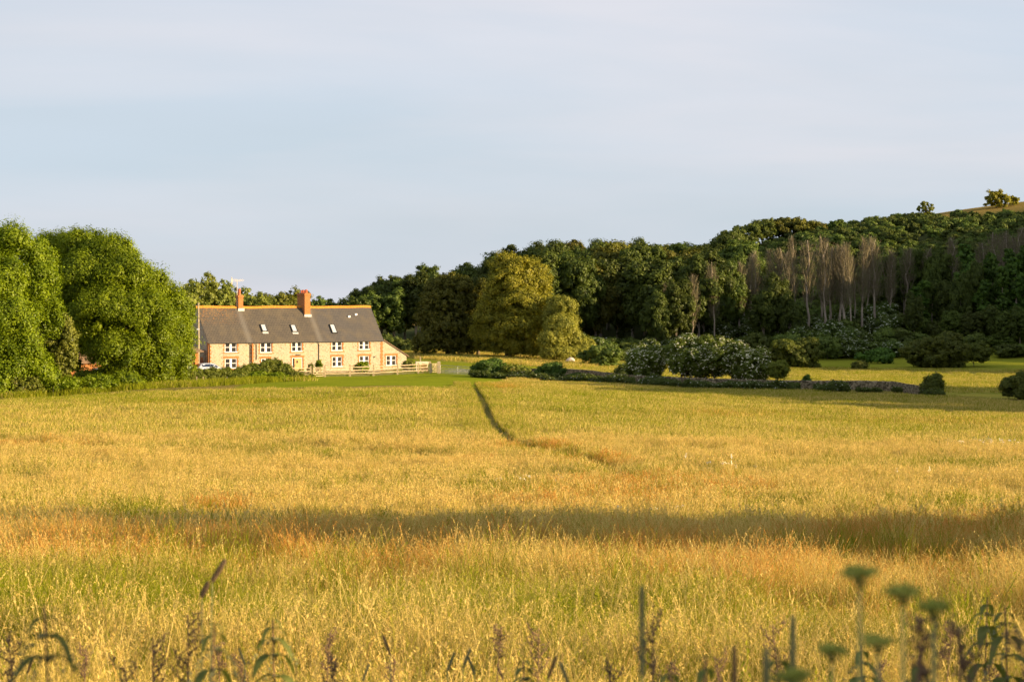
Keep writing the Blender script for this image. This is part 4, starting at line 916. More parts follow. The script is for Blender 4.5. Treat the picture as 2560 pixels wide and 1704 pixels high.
# roof: two slopes with thickness, gently wavy
def roof():
    nx = 40; xs = [-.12 + (HL + .24)*i/nx for i in range(nx+1)]; wv = lambda x: .035*math.sin(x*.55 + .6) + .02*math.sin(x*1.3)
    for side in (0, 1):
        mb = MB(); v = []
        for x in xs:
            for (s, off) in ((-.045, .09), (1.0, .09), (1.0, -.02), (-.045, -.02)):
                yy = HD*s if side == 0 else 2*HD - HD*s; v.append((x, yy, EZ + HD*SL*s + off + wv(x)*(1 if s > 0 else .4)))
        f = []
        for i in range(nx):
            b = i*4
            for k in range(4):
                q = (b+k, b+4+k, b+4+(k+1) % 4, b+(k+1) % 4); f.append(q if side == 0 else q[::-1])
        f += [(0,1,2,3), tuple(nx*4+k for k in (3,2,1,0))]; mb.add(v, f); r = mb.build('roof', M['slate'], house)
    r2 = MB(); n = 58
    for i in range(n):
        a = -.14 + (HL + .28)*i/n; b = -.14 + (HL + .28)*(i+1)/n - .012; z = EZ + HD*SL + wv((a+b)/2)
        r2.add([(a,HD-.24,z-.18),(b,HD-.24,z-.18),(b,HD-.2,z-.02),(a,HD-.2,z-.02),(a,HD,z+.13),(b,HD,z+.13),(a,HD+.2,z-.02),(b,HD+.2,z-.02),(a,HD+.26,z-.2),(b,HD+.26,z-.2)],
               [(0,1,2,3),(3,2,5,4),(4,5,7,6),(6,7,9,8),(0,3,4,6,8),(1,9,7,5,2)])
    r2.build('ridge_tiles', M['ridge'], house)
    return wv
wv = roof()
lr = MB(); s_ = (LZ - LZ0)/(LT - HL)
lr.add([(HL+.15,-.14,LZ0+.02),(LT+.35,-.14,LZ+s_*.35+.02),(LT+.35,2*HD+.1,LZ+s_*.35+.02),(HL+.15,2*HD+.1,LZ0+.02),(HL+.15,-.14,LZ0+.15),(LT+.35,-.14,LZ+s_*.35+.15),(LT+.35,2*HD+.1,LZ+s_*.35+.15),(HL+.15,2*HD+.1,LZ0+.15)],
       [(0,3,2,1),(4,5,6,7),(0,1,5,4),(1,2,6,5),(2,3,7,6),(3,0,4,7)]).build('lean_to_roof', M['tile'], house)
# brick dressings
def surround(a, b, c, d_, arch):
    m_ = MB(); n = max(3, int((d_ - c)/.225)); y0, y1 = -.022, .02
    for i in range(n):
        za = c + (d_-c)*i/n; zb = c + (d_-c)*(i+1)/n; wd = .24 if i % 2 else .14
        m_.box(a - wd, a, y0, y1, za, zb); m_.box(b, b + wd, y0, y1, za, zb)
    if arch: m_.box(a - .26, b + .26, y0 - .004, y1, d_, d_ + .27)
    m_.box(a - .30, b + .30, y0 - .004, y1, c - .16, c)
    m_.build('brick_surround', M['brick'], house)
for i, h in enumerate(WIN): surround(*h, arch=(i > 4))
surround(*lw, arch=True); surround(*door, arch=True)
for x in (0.0, t_of(631), HL - .15):
    q = MB(); n = 18
    for i in range(n):
        wd = .42 if i % 2 else .24; x1 = x + wd if x < 1 else x + wd*.6; x0 = x - .012 if x < 1 else x - wd*.6
        q.box(x0, x1, -.024, .42 if x < 1 else .02, EZ*i/n - (.2 if i == 0 else 0), EZ*(i+1)/n - (.05 if i == n-1 else 0))
    q.build('brick_quoin', M['brick'], house)
g1 = MB(); g1.box(-.024, .02, 2*HD - .3, 2*HD + .02, -.2, EZ); g1.build('brick_quoin', M['brick'], house)
def window(a, b, c, d_, y=.07, lean=False):
    m_ = MB(); t = .075
    m_.box(a, b, y, y+.07, c, c+t); m_.box(a, b, y, y+.07, d_-t, d_); m_.box(a, a+t, y, y+.07, c+t, d_-t); m_.box(b-t, b, y, y+.07, c+t, d_-t)
    mid = (a+b)/2; m_.box(mid-.10, mid+.10, y-.006, y+.066, c+t, d_-t)
    zc = c + (d_-c)*.52
    for (p, q) in ((a+t, mid-.10), (mid+.10, b-t)):
        m_.box(p, q, y+.008, y+.05, zc-.032, zc+.032); m_.box(p, p+.05, y+.004, y+.05, c+t, zc-.032); m_.box(q-.05, q, y+.004, y+.05, c+t, zc-.032)
        m_.box(p, p+.05, y+.004, y+.05, zc+.032, d_-t); m_.box(q-.05, q, y+.004, y+.05, zc+.032, d_-t)
    w_ = m_.build('window', M['white'], house)
    MB().box(a+t, b-t, y+.055, y+.064, c+t, d_-t).build('pane', M['glass'], w_)
    MB().box(a-.05, b+.05, -.06, y, c-.002, c+.10).build('sill', M['white'], w_)
    # pale curtains behind the upper panes
for h in WIN: window(*h)
window(*lw)
# door
a, b, c, d_ = door; dm = MB(); dm.box(a, a+.12, .05, .13, c, d_); dm.box(b-.12, b, .05, .13, c, d_); dm.box(a+.12, b-.12, .05, .13, d_-.1, d_)
fr = dm.build('door_frame', M['white'], house)
ds = MB(); x0 = a + .42; ds.box(x0, b-.121, .07, .12, c, d_-.101)
for i in range(1, 6): ds.box(x0 + (b-.12-x0)*i/6 - .008, x0 + (b-.12-x0)*i/6 + .008, .066, .08, c+.02, d_-.12)
dr = ds.build('door', M['doorwood'], house); MB().box(x0+.28, x0+.50, .058, .075, d_-.75, d_-.42).build('door_glass', M['glass'], dr)
MB().box(x0+.07, x0+.11, .03, .07, 1.0, 1.12).build('door_handle', M['black'], dr)
MB().box(a+.121, x0-.001, .08, .1, c, d_-.101).build('side_light', M['glass'], house)
MB().box(a+.6, b-.4, -.2, 0, d_+.3, d_+.42).build('door_lamp', M['black'], house)
MB().box(t_of(936)-.08, t_of(936)+.08, -.16, 0, z_of(936, 893), z_of(936, 890.5)).build('wall_lamp', M['black'], house)
# gutter, downpipes
gt = MB(); n = 26
gt.tube([(-.1 + (HL+.2)*i/n, -.21, EZ - .19 + wv(-.1 + (HL+.2)*i/n)*.4) for i in range(n+1)], .05, 6)
gt.build('gutter', M['black'], house)
for x, zb in ((t_of(625), .0), (t_of(628.8), .3), (t_of(640.5), 1.9), (t_of(796.5), .2), (t_of(523.5), .9)):
    MB().tube([(x - .1, -.20, EZ - .22), (x - .05, -.12, EZ - .38), (x, -.07, EZ - .5), (x, -.07, zb)], .042, 6).build('downpipe', M['black'], house)
# chimneys
def chimney(xa, xb, ya, yb, zt, pots, name='chimney'):
    m_ = MB(); zb = EZ + SL*ya - .5 if ya < HD else EZ
    m_.box(xa, xb, ya, yb, zb, zt - .36); m_.box(xa-.04, xb+.04, ya-.04, yb+.04, zt-.36, zt-.26); m_.box(xa-.08, xb+.08, ya-.08, yb+.08, zt-.26, zt-.1); m_.box(xa-.02, xb+.02, ya-.02, yb+.02, zt-.1, zt)
    ch = m_.build(name, M['brick'], house)
    l = MB(); zf = EZ + SL*ya + .10
    l.box(xa-.08, xb+.14, ya-.10, ya-.005, zf-.14, zf+.22)
    l.build('flashing', M['lead'], ch)
    for (px_, py_, h_, r_) in pots:
        p_ = MB(); p_.tube([(px_, py_, zt-.02), (px_, py_, zt+.06), (px_, py_, zt+.09), (px_, py_, zt+h_-.08), (px_, py_, zt+h_-.05), (px_, py_, zt+h_)], [r_*1.15, r_*1.15, r_, r_*.85, r_*1.1, r_*1.05], 10); p_.build('chimney_pot', M['pot'], ch)
    return ch
zr = EZ + HD*SL
xc = t_of(596, off=HD-.4); xd = t_of(607.7, off=HD-.4)
c1t = z_of(600, 737.5, off=HD); chimney(xc, xd, HD-.42, HD+.42, c1t, [((xc+xd)/2-.05, HD-.05, .85, .2)])
xe = t_of(761.8, off=HD-1.1); xf = t_of(775.7, off=HD-1.1); c2t = z_of(768, 732.5, off=HD-1.1)
chimney(xe, xf, HD-1.1, HD+1.1, c2t, [((xe+xf)/2, HD-.75, .5, .16), ((xe+xf)/2, HD-.28, .42, .15), ((xe+xf)/2, HD+.2, .46, .15), ((xe+xf)/2, HD+.68, .4, .16)])
# skylights and roof vents
def skylight(pxa, pya, pxb, pyb, flash=True):
    x0, y0, z0 = roof_at(pxa, pya); x1, y1, z1 = roof_at(pxb, pyb); wdt = .78; ang = math.atan(SL)
    o = empty('tmp'); bpy.data.objects.remove(o)
    xl = x0; xr = x0 + wdt; n = Vector((0, -math.sin(ang), math.cos(ang))); up = Vector((0, math.cos(ang), math.sin(ang)))
    B = Vector((xl, y1, EZ + SL*y1)) + n*.07; Ln = (y0 - y1)/math.cos(ang)
    def slab(mb, a_, b_, s0, s1, h0, h1):
        pts = []
        for h_ in (h0, h1):
            for (xx, ss) in ((a_, s0), (b_, s0), (b_, s1), (a_, s1)): pts.append(Vector((xx, B.y, B.z)) + up*ss + n*h_)
        mb.add(pts, [(0,3,2,1),(4,5,6,7),(0,1,5,4),(1,2,6,5),(2,3,7,6),(3,0,4,7)])
    m_ = MB(); slab(m_, xl, xl+.08, 0, Ln, 0, .15); slab(m_, xr-.08, xr, 0, Ln, 0, .15); slab(m_, xl+.08, xr-.08, 0, .08, 0, .15); slab(m_, xl+.08, xr-.08, Ln-.08, Ln, 0, .15)
    s = m_.build('skylight', M['black'], house); g_ = MB(); slab(g_, xl+.08, xr-.08, .08, Ln-.08, .02, .11); g_.build('pane', M['skyglass'], s)
    if flash: f_ = MB(); slab(f_, xl-.02, xr+.06, -.30, -.01, 0, .03); f_.build('flashing', M['lead'], s)
M['skyglass'] = glass_mat('skylight_glass', (.45, .47, .50))
skylight(649, 812, 664, 830); skylight(724, 813, 741, 831); skylight(822, 812, 836, 834, False)
for (px_, py_) in ((872.5, 793.8), (889.7, 788.5)):
    x, y, z = roof_at(px_, py_); m_ = MB(); m_.box(x-.17, x+.17, y-.10, y+.10, z+.02, z+.26); m_.build('roof_vent', M['white'], house)
# --- television aerial
ax = t_of(592.6, off=HD-.1); al = house.matrix_basis
ae = empty('television_aerial', HA + E1*ax + E2*(HD-.1) + Vector((0, 0, zr-.2)), TH); tag(ae, 'tall television aerial on a thin mast beside the left chimney', 'aerial')
zt = z_of(592.5, 698.5, off=HD) - zr + .2
MB().tube([(0,0,0),(0,0,zt)], .035, 6).build('mast', M['planks'], ae)
cb = MB(); zc = zt - .12; cb.bar((-.95,0,zc), (1.05,0,zc), .035)
for i in range(9): cb.bar((-.85+.2*i, 0, zc-.22), (-.85+.2*i, 0, zc+.22), .02)
cb.bar((-.8,0,zc-.55), (-.8,0,zc+.45), .05); cb.bar((-.7,-.0,zc-.5), (-.7,0,zc+.4), .03); cb.build('antenna', M['planks'], ae)
MB().box(-.03, .45, -.03, .03, .35, .40).build('bracket', M['planks'], ae)
# --- utility pole at the left gable
up = at(495.5, 260.5); ue = empty('utility_pole', up); tag(ue, 'tall wooden utility pole standing before the left gable', 'pole')
ph = (HY - 757)/F*260.5 - up.z
MB().tube([(0,0,-.3),(.05,0,ph*.5),(0,0,ph)], [.15,.14,.11], 8).build('pole', M['greywood'], ue)
MB().box(-.75, .2, -.05, .05, ph-.38, ph-.28).build('crossarm', M['greywood'], ue)
MB().box(-.16, .17, -.17, -.12, ph*.63, ph*.63+.18).build('pole_plate', M['white'], ue)
# --- garage and link wall left of the cottages
GA = Vector((0, 0, 0)); gp = at(432, 256.5); GA = Vector((gp.x, gp.y, -10.15)); ga = empty('garage', GA, TH)
tag(ga, 'low garage with hipped brown roof and pale corrugated door left of the cottages', 'garage')
gt_ = lambda px: t_of(px, GA); gz = lambda px, py: z_of(px, py, GA)
ge = gz(470, 878); gd = (gt_(457), gt_(481.5), 0, gz(470, 881))
gw = MB(); wall_holes(gw, 0, gt_(482.5), -.4, lambda x: ge, [gd], .2); gw.add([(0,0,-.4),(0,5,-.4),(0,5,ge),(0,0,ge)], [(0,3,2,1)]); X1 = gt_(496)
gw.add([(0,5,-.4),(X1,5,-.4),(X1,5,ge),(0,5,ge)], [(3,2,1,0)]); gw.build('wall', M['brick'], ga)
dm = MB(); n = 24
for i in range(n):
    z0 = gd[3]*i/n; z1 = gd[3]*(i+1)/n; dm.add([(gd[0],.16,z0),(gd[1],.16,z0),(gd[1],.11,(z0+z1)/2),(gd[0],.11,(z0+z1)/2),(gd[1],.16,z1),(gd[0],.16,z1)], [(0,1,2,3),(3,2,4,5)])
dm.build('garage_door', M['cream'], ga)
MB().box(gt_(474), gt_(481.5), -.02, .08, 0, gd[3]*.52).build('green_panel', M['greendoor'], ga)
pm = MB(); pm.box(gt_(488), gt_(496), 0, .5, -.3, ge); pm.build('brick_pier', M['brick'], ga)
rm = MB(); xa, xb, ya, yb = -.4, gt_(507), -.4, 5.4; ap = (gt_(440), gt_(470), 2.5); zh = ge + 1.45
rm.add([(xa,ya,ge),(xb,ya,ge),(xb,yb,ge),(xa,yb,ge),(ap[0],ap[2],zh),(ap[1],ap[2],zh),(xa,ya,ge-.12),(xb,ya,ge-.12),(xb,yb,ge-.12),(xa,yb,ge-.12)],
       [(0,1,5,4),(1,2,5),(2,3,4,5),(3,0,4),(6,9,8,7),(0,6,7,1),(1,7,8,2),(2,8,9,3),(3,9,6,0)]); rm.build('roof', M['tile'], ga)
LK = HA + E2*1.0 + E1*t_of(497, HA, 1.0); lk = empty('link_wall', (LK.x, LK.y, HA.z), TH); tag(lk, 'short flint and brick wall joining the garage to the cottage corner', 'wall')
Lw = -t_of(497, HA, 1.0); lz = z_of(508, 877, HA, 1.0)
lm = MB(); gg_ = (.55, 1.05, 0, z_of(508, 900, HA, 1.0)); lm.box(0, Lw - .03, 0, .25, -.3, lz); lm.build('wall', M['flint'], lk)
MB().box(-.05, Lw-.05, -.12, .4, lz, lz+.12).build('coping', M['tile'], lk)
MB().box(.0, Lw-.25, -.05, -.003, -.2, gg_[3]).build('brown_gate', M['redwood'], lk)
MB().box(.25, Lw-.35, -.035, 0, gg_[3], gg_[3]+.42).build('brick_lintel', M['brick'], lk)
# brick outbuilding glimpsed through the domed ash
ob = empty('brick_outbuilding', (at(205, 250).x, 250, -10.4), TH); tag(ob, 'red brick outbuilding glimpsed through the foliage of the domed ash', 'outbuilding')
MB().box(-3, 3, 0, 3.5, -.3, 2.4).build('wall', M['brick'], ob); MB().prism([(-3.3,2.4),(3.3,2.4),(0,4.0)], -.3, 3.8).build('roof', M['tile'], ob)

# ------------------------------------------------------------------ cars
def make_car(loc, rz, label):
    c = empty('parked_car', loc, rz); tag(c, label, 'car')
    # stations along x: x, half width, z bottom, z belt, z roof, half width at the roof
    S = [(-1.98,.70,.38,.80,.80,.66),(-1.93,.80,.28,.92,.94,.72),(-1.72,.84,.24,.95,1.08,.70),(-1.42,.85,.24,.95,1.42,.60),(-1.1,.86,.24,.95,1.47,.60),(-.2,.86,.22,.93,1.48,.60),(.35,.86,.22,.92,1.42,.60),
         (.75,.86,.22,.91,1.20,.66),(1.12,.85,.24,.90,.95,.74),(1.55,.83,.26,.84,.87,.72),(1.88,.78,.28,.74,.76,.66),(2.0,.68,.36,.60,.62,.6)]
    v = []; f = []
    for (x, w_, zb, zl, zr_, wr) in S: v += [(x,-w_*.94,zb),(x,-w_,(zb+zl)/2),(x,-w_*.97,zl),(x,-wr,zr_-.03),(x,-wr*.6,zr_),(x,wr*.6,zr_),(x,wr,zr_-.03),(x,w_*.97,zl),(x,w_,(zb+zl)/2),(x,w_*.94,zb)]
    for i in range(len(S)-1):
        for k in range(10): a_ = i*10+k; b_ = i*10+(k+1) % 10; f.append((a_, a_+10, b_+10, b_))
    f += [tuple(range(10)), tuple((len(S)-1)*10+k for k in range(9, -1, -1))]
    MB().add(v, f).build('body', M['carpaint'], c, True)
    def P(i, j, t, up_): # point on the side between belt and roof line
        a_ = Vector(v[i*10+2 if j < 0 else i*10+7]); b_ = Vector(v[i*10+3 if j < 0 else i*10+6]); return a_.lerp(b_, t) + Vector((0, j*.012, 0))
    for s in (-1, 1):
        for (i0, i1) in ((3, 5), (5, 7)):
            q = [P(i0, s, .12, 0), P(i1, s, .12, 0)] + ([P(i1, s, .88, 0)] if i1 != 7 else [P(i1, s, .8, 0)]) + [P(i0, s, .88, 0)]
            if i0 == 3: q[0].x += .05
            q[0].x += .03; q[-1].x += .03; MB().add(q, [(0,1,2,3) if s < 0 else (3,2,1,0)]).build('side_window', M['carglass'], c)
    MB().add([(-1.90,-.62,.98),(-1.90,.62,.98),(-1.47,.54,1.39),(-1.47,-.54,1.39)], [(0,3,2,1)]).build('rear_window', M['carglass'], c)
    MB().add([(1.10,-.68,.98),(1.10,.68,.98),(.42,.54,1.42),(.42,-.54,1.42)], [(0,1,2,3)]).build('windscreen', M['carglass'], c)
    for s in (-1, 1):
        MB().box(-2.0,-1.90, s*.62-.09, s*.62+.09,.72,.98).build('tail_light', M['redlens'], c)
        MB().box(1.90,1.99, s*.58-.12, s*.58+.12,.56,.68).build('headlight', M['white'], c)
        MB().box(.72,.90, s*.86-.0 if s > 0 else -1.0, 1.0 if s > 0 else -.86,.92,1.04).build('wing_mirror', M['carpaint'], c)
        for x in (-1.25, 1.28):
            wh = MB().tube([(x, s*.66, .31), (x, s*.86, .31)], .31, 18).build('wheel', M['rubber'], c); MB().tube([(x, s*.855, .31), (x, s*.87, .31)], .19, 12).build('rim', M['greymetal'], wh)
    return c
cp = at(524, 259); make_car((cp.x, cp.y, -8.22 - 1.48), TH - .03, 'silver hatchback parked behind the hedge at the left cottage')
cp = at(262, 250); make_car((cp.x, cp.y, -10.0), TH, 'silver car glimpsed behind the foliage of the domed ash')
# ------------------------------------------------------------------ fences and gates
FD = lambda px: np.interp(px, [690, 729, 1097], [250, 251.5, 262.5])
def wob(a, b, r, seed, k=.03):
    g = random.Random(seed); a = Vector(a); b = Vector(b); pts = [a.lerp(b, i/6) + Vector((0, 0, g.uniform(-k, k))) for i in range(7)]; pts[0] = a; pts[-1] = b
    return pts, [r*g.uniform(.8, 1.2) for _ in pts]
def gpt(px): p = at(px, float(FD(px))); return p
def fence_run(pxs, label, rails=(.38, .80, 1.18), hp=1.48, pales=True, seed=1, wide=None):
    P = [gpt(p) for p in pxs]; o = P[0].copy(); e_ = empty('post_and_rail_fence', o); tag(e_, label, 'fence')
    for i, p in enumerate(P):
        q = p - o; h = hp*(1.04 if i % 2 else .98); rr = random.Random(seed*31+i); MB().bar(q - Vector((0,0,.3)), q + Vector((rr.uniform(-.03,.03), 0, h)), .20, .14, (0,1,0)).build('post', M['oak'], e_)
    for i in range(len(P)-1):
        a, b = P[i]-o, P[i+1]-o
        for j, z in enumerate(rails):
            pts, r = wob(a + Vector((0,0,z)), b + Vector((0,0,z)), .062, seed*100+i*10+j); MB().tube(pts, r, 6).build('rail', M['oak'], e_)
    if pales:
        for i in range(len(P)-1):
            m_ = MB(); a, b = P[i]-o + Vector((-.05,.32,0)), P[i+1]-o + Vector((-.05,.32,0)); n = int((b-a).length/.15); g = random.Random(i+seed)
            for k in range(1, n):
                q = a.lerp(b, k/n); m_.bar(q + Vector((0,0,-.1)), q + Vector((g.uniform(-.03,.03),0,.78+g.uniform(-.06,.06))), .045, .03, (0,1,0))
            for z in (.2, .62): m_.bar(a + Vector((0,.03,z)), b + Vector((0,.03,z)), .012)
            m_.build('paling', M['greywood'], e_)
    return e_
fence_run([692, 730.5, 776.5], 'short post and rail fence left of the small garden gate', seed=2)
fence_run([812, 875, 933.6, 993.6, 1046, 1075.7], 'long post and rail fence with palings across the cottage gardens', seed=5)
def small_gate(pa, pb, label, name='garden_gate'):
    a, b = gpt(pa), gpt(pb); o = a.copy(); q = b - a; e_ = empty(name, o); tag(e_, label, 'gate', None); U = Vector((0,0,1))
    for k in (0, 1): MB().bar(q*k + U*.05, q*k + U*1.28, .10, .08, (0,1,0)).build('stile', M['oak'], e_)
    for z in (.15, .42, .70, .98, 1.2): MB().bar(q*.02 + U*z, q*.98 + U*z, .05, .09).build('bar', M['oak'], e_)
    MB().bar(q*.06 + U*.18 + Vector((0,-.05,0)), q*.94 + U*1.18 + Vector((0,-.05,0)), .05, .08).build('brace', M['oak'], e_)
small_gate(783, 808, 'wooden five bar garden gate with a diagonal brace between two fence runs')
small_gate(1078, 1091, 'narrow wooden gate between the fence end and the stout gatepost')
def gpost(px, d, w, h, label, mat='oak'):
    p = at(px, d); e_ = empty('gatepost', p); tag(e_, label, 'gatepost'); m_ = MB(); m_.box(-w/2, w/2, -w/2, w/2, -.3, h-.05); m_.add([(-w/2,-w/2,h-.05),(w/2,-w/2,h-.05),(w/2,w/2,h-.05),(-w/2,w/2,h-.05),(0,0,h+.02)], [(0,1,4),(1,2,4),(2,3,4),(3,0,4)])
    m_.build('post', M[mat], e_); m2 = MB(); m2.box(-w/2-.004, w/2+.004, -w/2-.012, -w/2, h*.55, h*.55+.04); m2.build('strap', M['greymetal'], e_)
gpost(1097, 261.5, .40, 1.55, 'stout square oak gatepost at the right end of the garden fence')
# metal field gate
a, b = at(1101, 262), at(1188, 254); a.z = b.z = -(934-HY)/F*262; e_ = empty('field_gate', a); tag(e_, 'grey tubular metal field gate between the stout gatepost and the ivy mound', 'gate'); q = b - a; U = Vector((0,0,1))
for z in (.12, .34, .56, .80, 1.12): MB().tube([U*z, q + U*z], .022, 6).build('bar', M['greymetal'], e_)
for k in (0, .5, 1): MB().tube([q*k + U*.1, q*k + U*1.13], .024, 6).build('upright', M['greymetal'], e_)
MB().tube([U*.12, q*.5 + U*1.12], .018, 6).build('brace', M['greymetal'], e_); MB().tube([q*.5 + U*1.12, q + U*.12], .018, 6).build('brace', M['greymetal'], e_)
# bench and post in the garden end
p = at(1040, 267); p.z = -(931-HY)/F*267; e_ = empty('garden_table', p, .2); tag(e_, 'pale plank garden table behind the right end of the fence', 'table')
MB().box(0, 1.75, 0, .7, 1.05, 1.47).build('plank_top', M['planks'], e_)
for x in (.05, 1.55):
    for y in (.05, .55): MB().box(x, x+.1, y, y+.1, 0, 1.049).build('leg', M['planks'], e_)
p2 = at(1056, 264.5); p2.z = -(931-HY)/F*264.5; s_ = empty('slatted_chair', p2, .2); tag(s_, 'dark red slatted garden chair in front of the pale plank table', 'chair')
for x in (0, .62): MB().box(x, x+.06, .40, .46, 0, 1.18).build('back_leg', M['redwood'], s_); MB().box(x, x+.06, -.1, -.04, 0, .62).build('front_leg', M['redwood'], s_)
for x in (.1, .22, .34, .46): MB().box(x, x+.06, .41, .45, .5, 1.1).build('back_slat', M['redwood'], s_)
MB().box(.061, .619, .405, .455, 1.101, 1.19).build('top_rail', M['redwood'], s_); MB().box(.0, .68, -.1, .399, .44, .5).build('seat', M['redwood'], s_); MB().box(.061, .619, -.09, -.05, .2, .26).build('stretcher', M['redwood'], s_)
p = at(1051, 269); p.z = -(925-HY)/F*269; e_ = tag(MB().bar((0,0,0), (0,0,(925-891)/F*269), .13, .13, (0,1,0)).build('wooden_post', M['oak']), 'slim pale wooden post rising behind the garden table', 'post'); e_.location = p
# broken fence in front of the hedge
p = at(568, 233.5); p.z = -(967-HY)/F*233.5; e_ = empty('broken_fence', p); tag(e_, 'broken rail fence with one post and slipped rails in the hedge', 'fence'); s = 233.5/F
MB().bar((0,0,-.2), (-.02,0,(967-941)*s), .17, .12, (0,1,0)).build('post', M['oak'], e_)
for i, (xa, ya, xb, yb) in enumerate([(553,952,566,950.5),(556,960,566,959),(571,951,604,961),(572,958,592,961)]):
    MB().tube(*wob(((xa-568)*s,-.06,(967-ya)*s), ((xb-568)*s,-.12,(967-yb)*s), .055, 70+i, .01), 6).build('rail', M['oak'], e_)
for i, (px, py0, py1, d, lean, lb) in enumerate([(490,951,941,229.5,.1,'short pale fence stake in the hedge, left of the pair'),(509,952,941,231.5,-.04,'short pale fence stake in the hedge, right of the pair'),
        (134,992,967,204.5,.0,'thin stake under the left ash trees, leftmost'),(258,988,968,210.5,.03,'thin stake under the left ash trees, second'),(317,984,963,213.5,.0,'taller pale stake under the domed ash'),(324,984,965,213.8,-.03,'stake just right of the taller pale stake')]):
    s = d/F; o = MB().bar((0,0,-.2), (lean,0,(py0-py1)*s), .11, .09, (0,1,0)).build('fence_stake', M['oak']); o.location = (at(px, d).x, d, -(py0-HY)*s); tag(o, lb, 'stake', 'old fence stakes')
# stone slab at the head of the path
sm = MB(); g = random.Random(3)
for (x0, x1, y0, y1, h) in ((0,.9,0,1.2,.10),(.95,1.5,.2,1.0,.06),(-.55,-.05,.3,.9,.05)): sm.box(x0, x1, y0, y1, -.1, h)
p = at(1168, 232); p.z = -(968-HY)/F*232; o = sm.build('stone_slab', M['stone'], bevel=.03); o.location = p; tag(o, 'pale flat stones where the trodden path meets the lawn', 'stones')
# ------------------------------------------------------------------ flint wall
WP_PX = [1180,1300,1430,1473,1588,1700,1746,1928,2060,2150,2230,2290,2330]; WP_PY = [919,920,922,925,938,942,944,949.5,951,951,952.5,962,972]; WP_D = [262,259,255,252,240,234,232,226,224.5,224,222,215,212]
def flint_wall():
    V = []; mb = MB(); g = random.Random(8); pts = []
    for k in range(len(WP_PX)-1):
        n = max(2, int((WP_PX[k+1]-WP_PX[k])/9))
        for i in range(n): t = i/n; pts.append([np.interp(t, [0,1], [A[k], A[k+1]]) for A in (WP_PX, WP_PY, WP_D)])
    pts.append([WP_PX[-1], WP_PY[-1], WP_D[-1]]); o = at(pts[0][0], pts[0][2]); R_ = []
    for (px, py, d) in pts:
        p = at(px, d); top = -(py-HY)/F*d + g.uniform(-.03,.03); R_.append((p.x-o.x, d-o.y, min(p.z, top-.5)-o.z-.3, top-o.z))
    b = 0; v = []; f = []
    for (x, y, z0, z1) in R_: v += [(x,y-.22,z0),(x,y-.2,z1-.08),(x,y-.1,z1),(x,y+.1,z1),(x,y+.2,z1-.08),(x,y+.22,z0)]
    for i in range(len(R_)-1):
        for k in range(5): a_ = i*6+k; f.append((a_, a_+6, a_+7, a_+1))
    f += [tuple(range(6)), tuple((len(R_)-1)*6+k for k in range(5,-1,-1))]
    me = mb.add(v, f).build('flint_boundary_wall', M['wallstone']); me.location = o; tag(me, 'low flint boundary wall running from the field gate to the right behind the meadow', 'wall')
t_ = NT('old_flint'); vo = t_.n('ShaderNodeTexVoronoi', {'Vector': t_.pos(obj=True), 'Scale': 5.5}); cc = t_.n('ShaderNodeSeparateColor', {0: vo.outputs['Color']}).outputs[0]
M['wallstone'] = t_.principled(t_.ramp(cc, [(0,(.05,.04,.022)),(.4,(.12,.095,.055)),(.7,(.20,.16,.10)),(1,(.30,.24,.15))]).outputs[0], .9, .2, vo.outputs['Distance'], .6, .05)
flint_wall()
# ------------------------------------------------------------------ sheep
def sheep():
    p = at(1427, 306); e_ = empty('sheep', p, R(186)); tag(e_, 'pale sheep grazing under the willow beyond the wall', 'sheep')
    me = bpy.data.meshes.new('body')
    # spine, neck lowered to graze, legs with joints; radius per vertex
    v = [(-.42,0,.66),(-.15,0,.70),(.15,0,.70),(.38,0,.66),(.56,0,.52),(.68,0,.34),(.76,0,.20),(.86,0,.08),(-.58,0,.58)]; r = [.25,.30,.30,.24,.15,.11,.10,.055,.07]
    ed = [(0,1),(1,2),(2,3),(3,4),(4,5),(5,6),(6,7),(0,8)]
    for (root, x, sx) in ((3,.34,.0),(0,-.42,-.06)):
        for s in (-1, 1):
            b = len(v); v += [(x, s*.14, .46), (x+sx, s*.15, .26), (x+.02, s*.15, .02)]; r += [.09,.042,.035]; ed += [(root, b), (b, b+1), (b+1, b+2)]
    me.from_pydata(v, ed, []); me.materials.append(M['wool']); o = link(bpy.data.objects.new('body', me), e_)
    m = o.modifiers.new('skin', 'SKIN'); me.skin_vertices[0].data[0].use_root = True
    for i, q in enumerate(r): me.skin_vertices[0].data[i].radius = (q, q)
    s = o.modifiers.new('sub', 'SUBSURF'); s.levels = s.render_levels = 2
    for s_ in (-1, 1): MB().add([(.66,s_*.08,.32),(.60,s_*.22,.30),(.66,s_*.2,.25),(.71,s_*.09,.26)], [(0,1,2,3)]).build('ear', M['skin'], e_)
    e_.scale = (1.12, 1.12, 1.12)
sheep()
